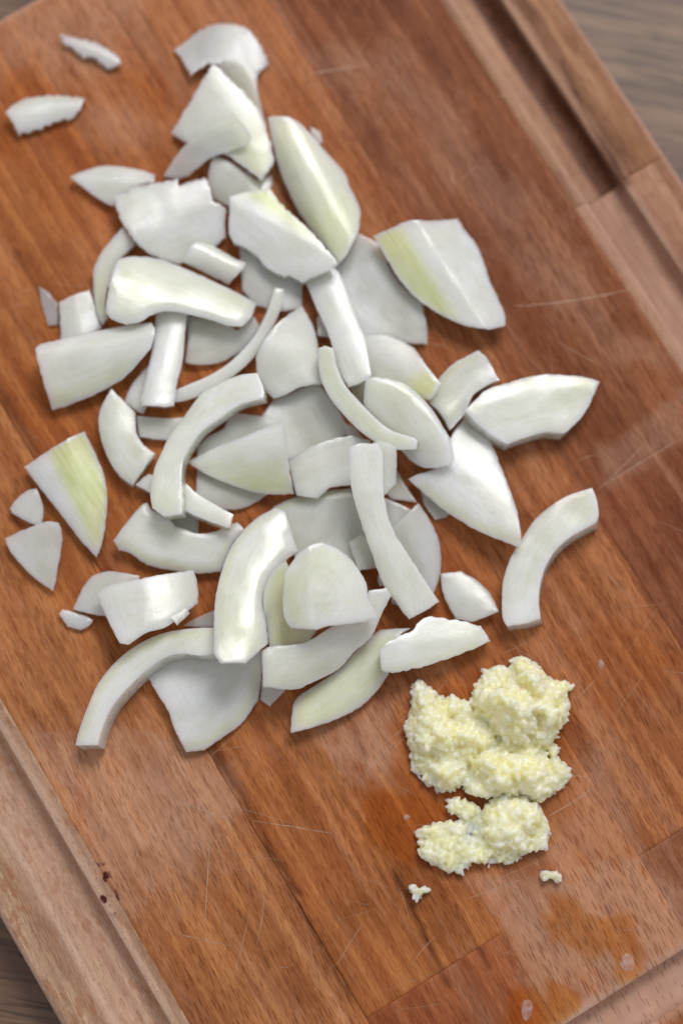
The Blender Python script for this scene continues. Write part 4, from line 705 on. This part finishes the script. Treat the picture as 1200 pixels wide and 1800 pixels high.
# ------------------------------------------------------------------ minced garlic
GARLIC={"G1":[[44.4,-39.3],[46.8,-38.3],[51.0,-40.2],[53.8,-43.7],[56.1,-44.7],[61.5,-45.8],[59.4,-47.7],[59.8,-51.9],[58.0,-55.7],[55.9,-58.4],[55.4,-61.7],[52.5,-63.1],[47.4,-62.6],[41.8,-61.2],[38.1,-55.7],[35.3,-53.8],[33.5,-50.5],[34.5,-46.8],[36.4,-44.0],[38.3,-41.9],[41.1,-40.7],[43.9,-42.1]],"G2":[[18.5,-45.1],[21.3,-44.9],[24.1,-47.7],[26.0,-50.1],[28.3,-48.9],[31.6,-49.6],[33.5,-51.0],[36.2,-54.7],[38.1,-57.5],[40.9,-61.2],[38.0,-63.1],[34.3,-64.9],[31.4,-70.5],[29.5,-73.2],[25.3,-73.9],[21.6,-71.4],[18.3,-68.2],[17.9,-63.1],[16.3,-58.4],[17.5,-53.8],[18.2,-50.5]],"G3":[[31.4,-70.5],[33.8,-64.9],[37.1,-62.6],[42.7,-63.1],[47.4,-63.1],[52.0,-64.5],[53.9,-65.4],[58.1,-64.9],[59.7,-69.6],[57.5,-72.3],[54.7,-74.2],[51.4,-76.5],[47.2,-75.1],[41.6,-74.6],[37.9,-75.1],[34.2,-74.6],[31.8,-73.5]],"Gb":[[53.5,-62.6],[55.4,-61.2],[56.8,-61.2],[56.5,-65.4],[54.6,-65.6]],"G4":[[36.4,-78.1],[39.7,-74.4],[45.3,-74.1],[50.9,-76.0],[52.3,-79.7],[53.8,-83.3],[53.5,-87.5],[48.9,-88.4],[46.0,-90.6],[42.8,-92.2],[39.5,-90.6],[36.8,-86.5]],"G5":[[27.1,-76.0],[29.5,-74.9],[33.7,-76.0],[36.4,-78.3],[35.9,-81.5],[32.2,-81.1],[29.9,-79.7],[27.6,-78.8]],"G6":[[18.3,-83.8],[21.0,-82.4],[25.2,-81.7],[28.0,-80.8],[31.3,-81.5],[32.2,-83.8],[35.0,-86.5],[39.5,-90.6],[38.1,-93.4],[36.8,-91.8],[34.0,-91.6],[31.2,-94.1],[27.9,-94.1],[24.7,-92.7],[19.6,-89.7],[20.3,-85.6]],"Gj":[[29.7,-50.5],[34.4,-51.5],[39.1,-55.2],[42.7,-61.2],[38.0,-64.9],[31.9,-65.9],[29.6,-58.4]],"Gk":[[38.0,-61.2],[41.8,-60.3],[47.4,-61.7],[53.0,-62.2],[52.9,-65.9],[44.5,-64.9],[38.0,-64.9]],"Gl":[[32.2,-79.2],[36.9,-77.8],[39.6,-89.7],[37.7,-92.0],[34.0,-88.4],[30.4,-81.5]],"Gc1":[[17.0,-97.2],[18.1,-97.1],[19.9,-98.3],[21.2,-97.8],[22.6,-98.3],[22.2,-99.4],[20.7,-99.5],[19.7,-101.1],[18.8,-101.0],[18.1,-99.5]],"Gc2":[[51.2,-93.8],[52.4,-93.5],[54.1,-94.1],[56.2,-93.8],[56.7,-95.2],[55.5,-97.1],[54.5,-95.8],[53.4,-95.5],[52.2,-96.5],[51.3,-95.2]]}

def garlic_material():
    m = NT('minced_garlic')
    tc = m.n('ShaderNodeTexCoord').outputs['Object']
    p = m.mapping(tc, (1000, 1000, 1000))
    n1 = m.noise(m.mapping(p, (.22, .22, .22)), 1.0, 3)
    n2 = m.noise(m.mapping(p, (1.6, 1.6, 1.6)), 1.0, 3, .6)
    col = m.mix(m.ramp(n1, .35, .65), (.90, .865, .64, 1), (.89, .825, .48, 1))
    col = m.mix(m.math('MULTIPLY', m.ramp(n2, .5, .72), .08), col, (.90, .87, .68, 1))
    nrm = m.bump(n2, .12, .0004)
    b = m.principled(**{'Base Color': col, 'Roughness': .40, 'Normal': nrm, 'Specular IOR Level': .3, 'Subsurface Weight': 1.0,
                        'Subsurface Scale': .0060, 'Subsurface Radius': (1.0, .88, .42), 'Coat Weight': .2, 'Coat Roughness': .10})
    return m.out(b.outputs[0])
GARLIC_MAT = garlic_material()

def ico():
    t = (1 + 5 ** .5) / 2
    v = [(-1, t, 0), (1, t, 0), (-1, -t, 0), (1, -t, 0), (0, -1, t), (0, 1, t), (0, -1, -t), (0, 1, -t), (t, 0, -1), (t, 0, 1), (-t, 0, -1), (-t, 0, 1)]
    f = [(0, 11, 5), (0, 5, 1), (0, 1, 7), (0, 7, 10), (0, 10, 11), (1, 5, 9), (5, 11, 4), (11, 10, 2), (10, 7, 6), (7, 1, 8), (3, 9, 4), (3, 4, 2), (3, 2, 6), (3, 6, 8), (3, 8, 9), (4, 9, 5), (2, 4, 11), (6, 2, 10), (8, 6, 7), (9, 8, 1)]
    v = [Vector(a).normalized() for a in v]
    cache = {}; nf = []
    def mid(a, b):
        k = (min(a, b), max(a, b))
        if k not in cache: v.append(((v[a] + v[b]) * .5).normalized()); cache[k] = len(v) - 1
        return cache[k]
    for a, b, c in f:
        x, y, z = mid(a, b), mid(b, c), mid(c, a)
        nf += [(a, x, z), (b, y, x), (c, z, y), (x, y, z)]
    return np.array([tuple(q) for q in v]), nf
ICO_V, ICO_F = ico()

def garlic_heap(label, lobes, seed, voxel=.24, grain=(.5, 1.15), pitch=1.0, name='minced_garlic', soft=3):
    """granules packed into a heap, fused where they touch"""
    r = random.Random(seed); verts = []; faces = []
    cen = np.mean(np.concatenate([np.array(p) for p, h in lobes]), 0)
    allp = np.concatenate([np.array(p) for p, h in lobes]); lo = allp.min(0); hi = allp.max(0)
    gx, gy = np.meshgrid(np.arange(lo[0], hi[0], pitch), np.arange(lo[1], hi[1], pitch), indexing='ij')
    R = np.random.RandomState(seed)
    gx = gx.ravel() + R.uniform(-.5, .5, gx.size) * pitch; gy = gy.ravel() + R.uniform(-.5, .5, gy.size) * pitch
    lump = fbm(gx * .20 + seed, gy * .20, seed, 3)
    su = np.full(gx.shape, -1e9); top = np.zeros(gx.shape)
    for poly, hmax in lobes:
        s = poly_sdf(gx, gy, poly); smax = max(s.max(), .5)
        su = np.maximum(su, s)
        k = np.clip((s + .5) / (smax + .5), 0, 1)
        top = np.maximum(top, hmax * (1 - (1 - k) ** 2.4))
    for x, y, d, lm, hh in zip(gx, gy, su, lump, top):
        if d < .1: continue
        hh = hh * (.12 + 1.75 * lm ** 1.35) + .45
        zs = [hh]
        while hh - 1.15 > .4: hh -= 1.15; zs.append(hh)
        for k, zz in enumerate(zs):
            rad = r.uniform(*grain) if k == 0 else r.uniform(.9, 1.2)
            rad = min(rad, max(.45, d * 1.1 + .2))
            long = r.choice((1.1, 1.4, 1.9, 2.4)) if k == 0 else 1.2
            sc = Vector((rad * r.uniform(.7, 1.0), rad * r.uniform(.7, 1.0), rad * min(long, 2.3 / rad)))
            rot = Euler((r.gauss(1.57, .7), r.uniform(0, 6.28), r.uniform(0, 6.28))).to_matrix()
            M = np.array(rot @ Matrix.Diagonal(sc))
            wob = 1 + .28 * np.array([noise.noise(Vector(tuple(v * 1.9)) + Vector((x, y, zz))) for v in ICO_V])
            pv = (ICO_V * wob[:, None]) @ M.T + np.array([x - cen[0], y - cen[1], max(zz, .45)])
            b = len(verts); verts += [tuple(q) for q in np.maximum(pv, np.array([-1e9, -1e9, -.08])) * MM]
            faces += [(a + b, c + b, e + b) for a, c, e in ICO_F]
    tmp = bpy.data.meshes.new('tmp'); tmp.from_pydata(verts, [], faces); tmp.update()
    o = link(name, tmp)
    md = o.modifiers.new('fuse', 'REMESH'); md.mode = 'VOXEL'; md.voxel_size = voxel * MM; md.use_smooth_shade = True
    sm = o.modifiers.new('soft', 'SMOOTH'); sm.factor = .5; sm.iterations = soft
    dg = bpy.context.evaluated_depsgraph_get()
    me = bpy.data.meshes.new_from_object(o.evaluated_get(dg))
    o.modifiers.clear(); o.data = me; bpy.data.meshes.remove(tmp)
    me.name = name; me.materials.clear(); me.materials.append(GARLIC_MAT)
    me.polygons.foreach_set('use_smooth', [True] * len(me.polygons))
    o.location = (cen[0] * MM, cen[1] * MM, 0)
    tag(o, label, 'garlic')
    return o
g = GARLIC
garlic_heap('larger upper heap of moist minced garlic below the onions', [(g['G1'], 10.5), (g['G2'], 8.0), (g['G3'], 7.5), (g['Gb'], 2.0), (g['Gj'], 3.2), (g['Gk'], 3.2)], 11)
garlic_heap('smaller lower clump of moist minced garlic under the larger heap', [(g['G4'], 8.0), (g['G5'], 3.0), (g['G6'], 4.5), (g['Gl'], 1.8)], 23)
garlic_heap('stray garlic crumb at lower left of the small garlic clump', [(g['Gc1'], 2.2)], 31, .18, (.55, .95), .8, 'garlic_crumb', 5)
garlic_heap('stray garlic crumb at lower right, above the orange wet stain', [(g['Gc2'], 2.2)], 37, .18, (.55, .95), .8, 'garlic_crumb', 5)

# ------------------------------------------------------------------ drops of juice
DROPS=[[73.4, -117.0, 1.82, 2.73], [16.9, -80.2, 0.91, 0.91], [68.3, -40.5, 0.91, 1.36], [47.4, -128.7, 1.52, 3.03]]

DROP_LABELS = ['largest milky juice drop on the orange stain at lower right', 'round juice drop left of the small garlic clump',
  'juice drop right of the larger garlic heap', 'long juice drop on the stain at the bottom edge']
def drop_material():
    m = NT('milky_juice')
    tc = m.n('ShaderNodeTexCoord').outputs['Object']
    n = m.noise(m.mapping(tc, (600, 600, 600)), 1.0, 2)
    b = m.principled(**{'Base Color': m.mix(n, (.80, .72, .72, 1), (.88, .83, .86, 1)), 'Roughness': .10, 'IOR': 1.33, 'Specular IOR Level': .5})
    clr = m.n('ShaderNodeBsdfTransparent'); clr.inputs['Color'].default_value = (.97, .93, .90, 1)
    mx = m.n('ShaderNodeMixShader'); m.l(m.ramp(n, .3, .7, .68, .88), mx.inputs[0]); m.l(b.outputs[0], mx.inputs[1]); m.l(clr.outputs[0], mx.inputs[2])
    return m.out(mx.outputs[0])
DROP_MAT = drop_material()
for (x, y, rx, ry), lab in zip(DROPS, DROP_LABELS):
    vs = []; fs = []; R = 7; K = 18; ph = rng.uniform(0, 6)
    hgt = .30 * min(rx, ry)
    for i in range(R):
        a = i / R * math.pi / 2
        for k in range(K):
            b = k / K * 2 * math.pi; wob = 1 + .10 * math.sin(2 * b + ph) + .06 * math.sin(3 * b + ph * 2)
            vs.append((rx * math.cos(a) * math.cos(b) * wob * MM, ry * math.cos(a) * math.sin(b) * wob * MM, (-.3 + (hgt + .3) * math.sin(a)) * MM))
    vs.append((0, 0, hgt * MM)); tipi = len(vs) - 1
    for i in range(R - 1):
        for k in range(K): fs.append((i * K + k, i * K + (k + 1) % K, (i + 1) * K + (k + 1) % K, (i + 1) * K + k))
    for k in range(K): fs.append(((R - 1) * K + k, (R - 1) * K + (k + 1) % K, tipi))
    fs.append(tuple(range(K))[::-1])
    o = link('juice_drop', mesh_np('juice_drop', vs, fs), DROP_MAT)
    o.location = (x * MM, y * MM, 0)
    tag(o, lab, 'drop', 'drops of juice on the board')
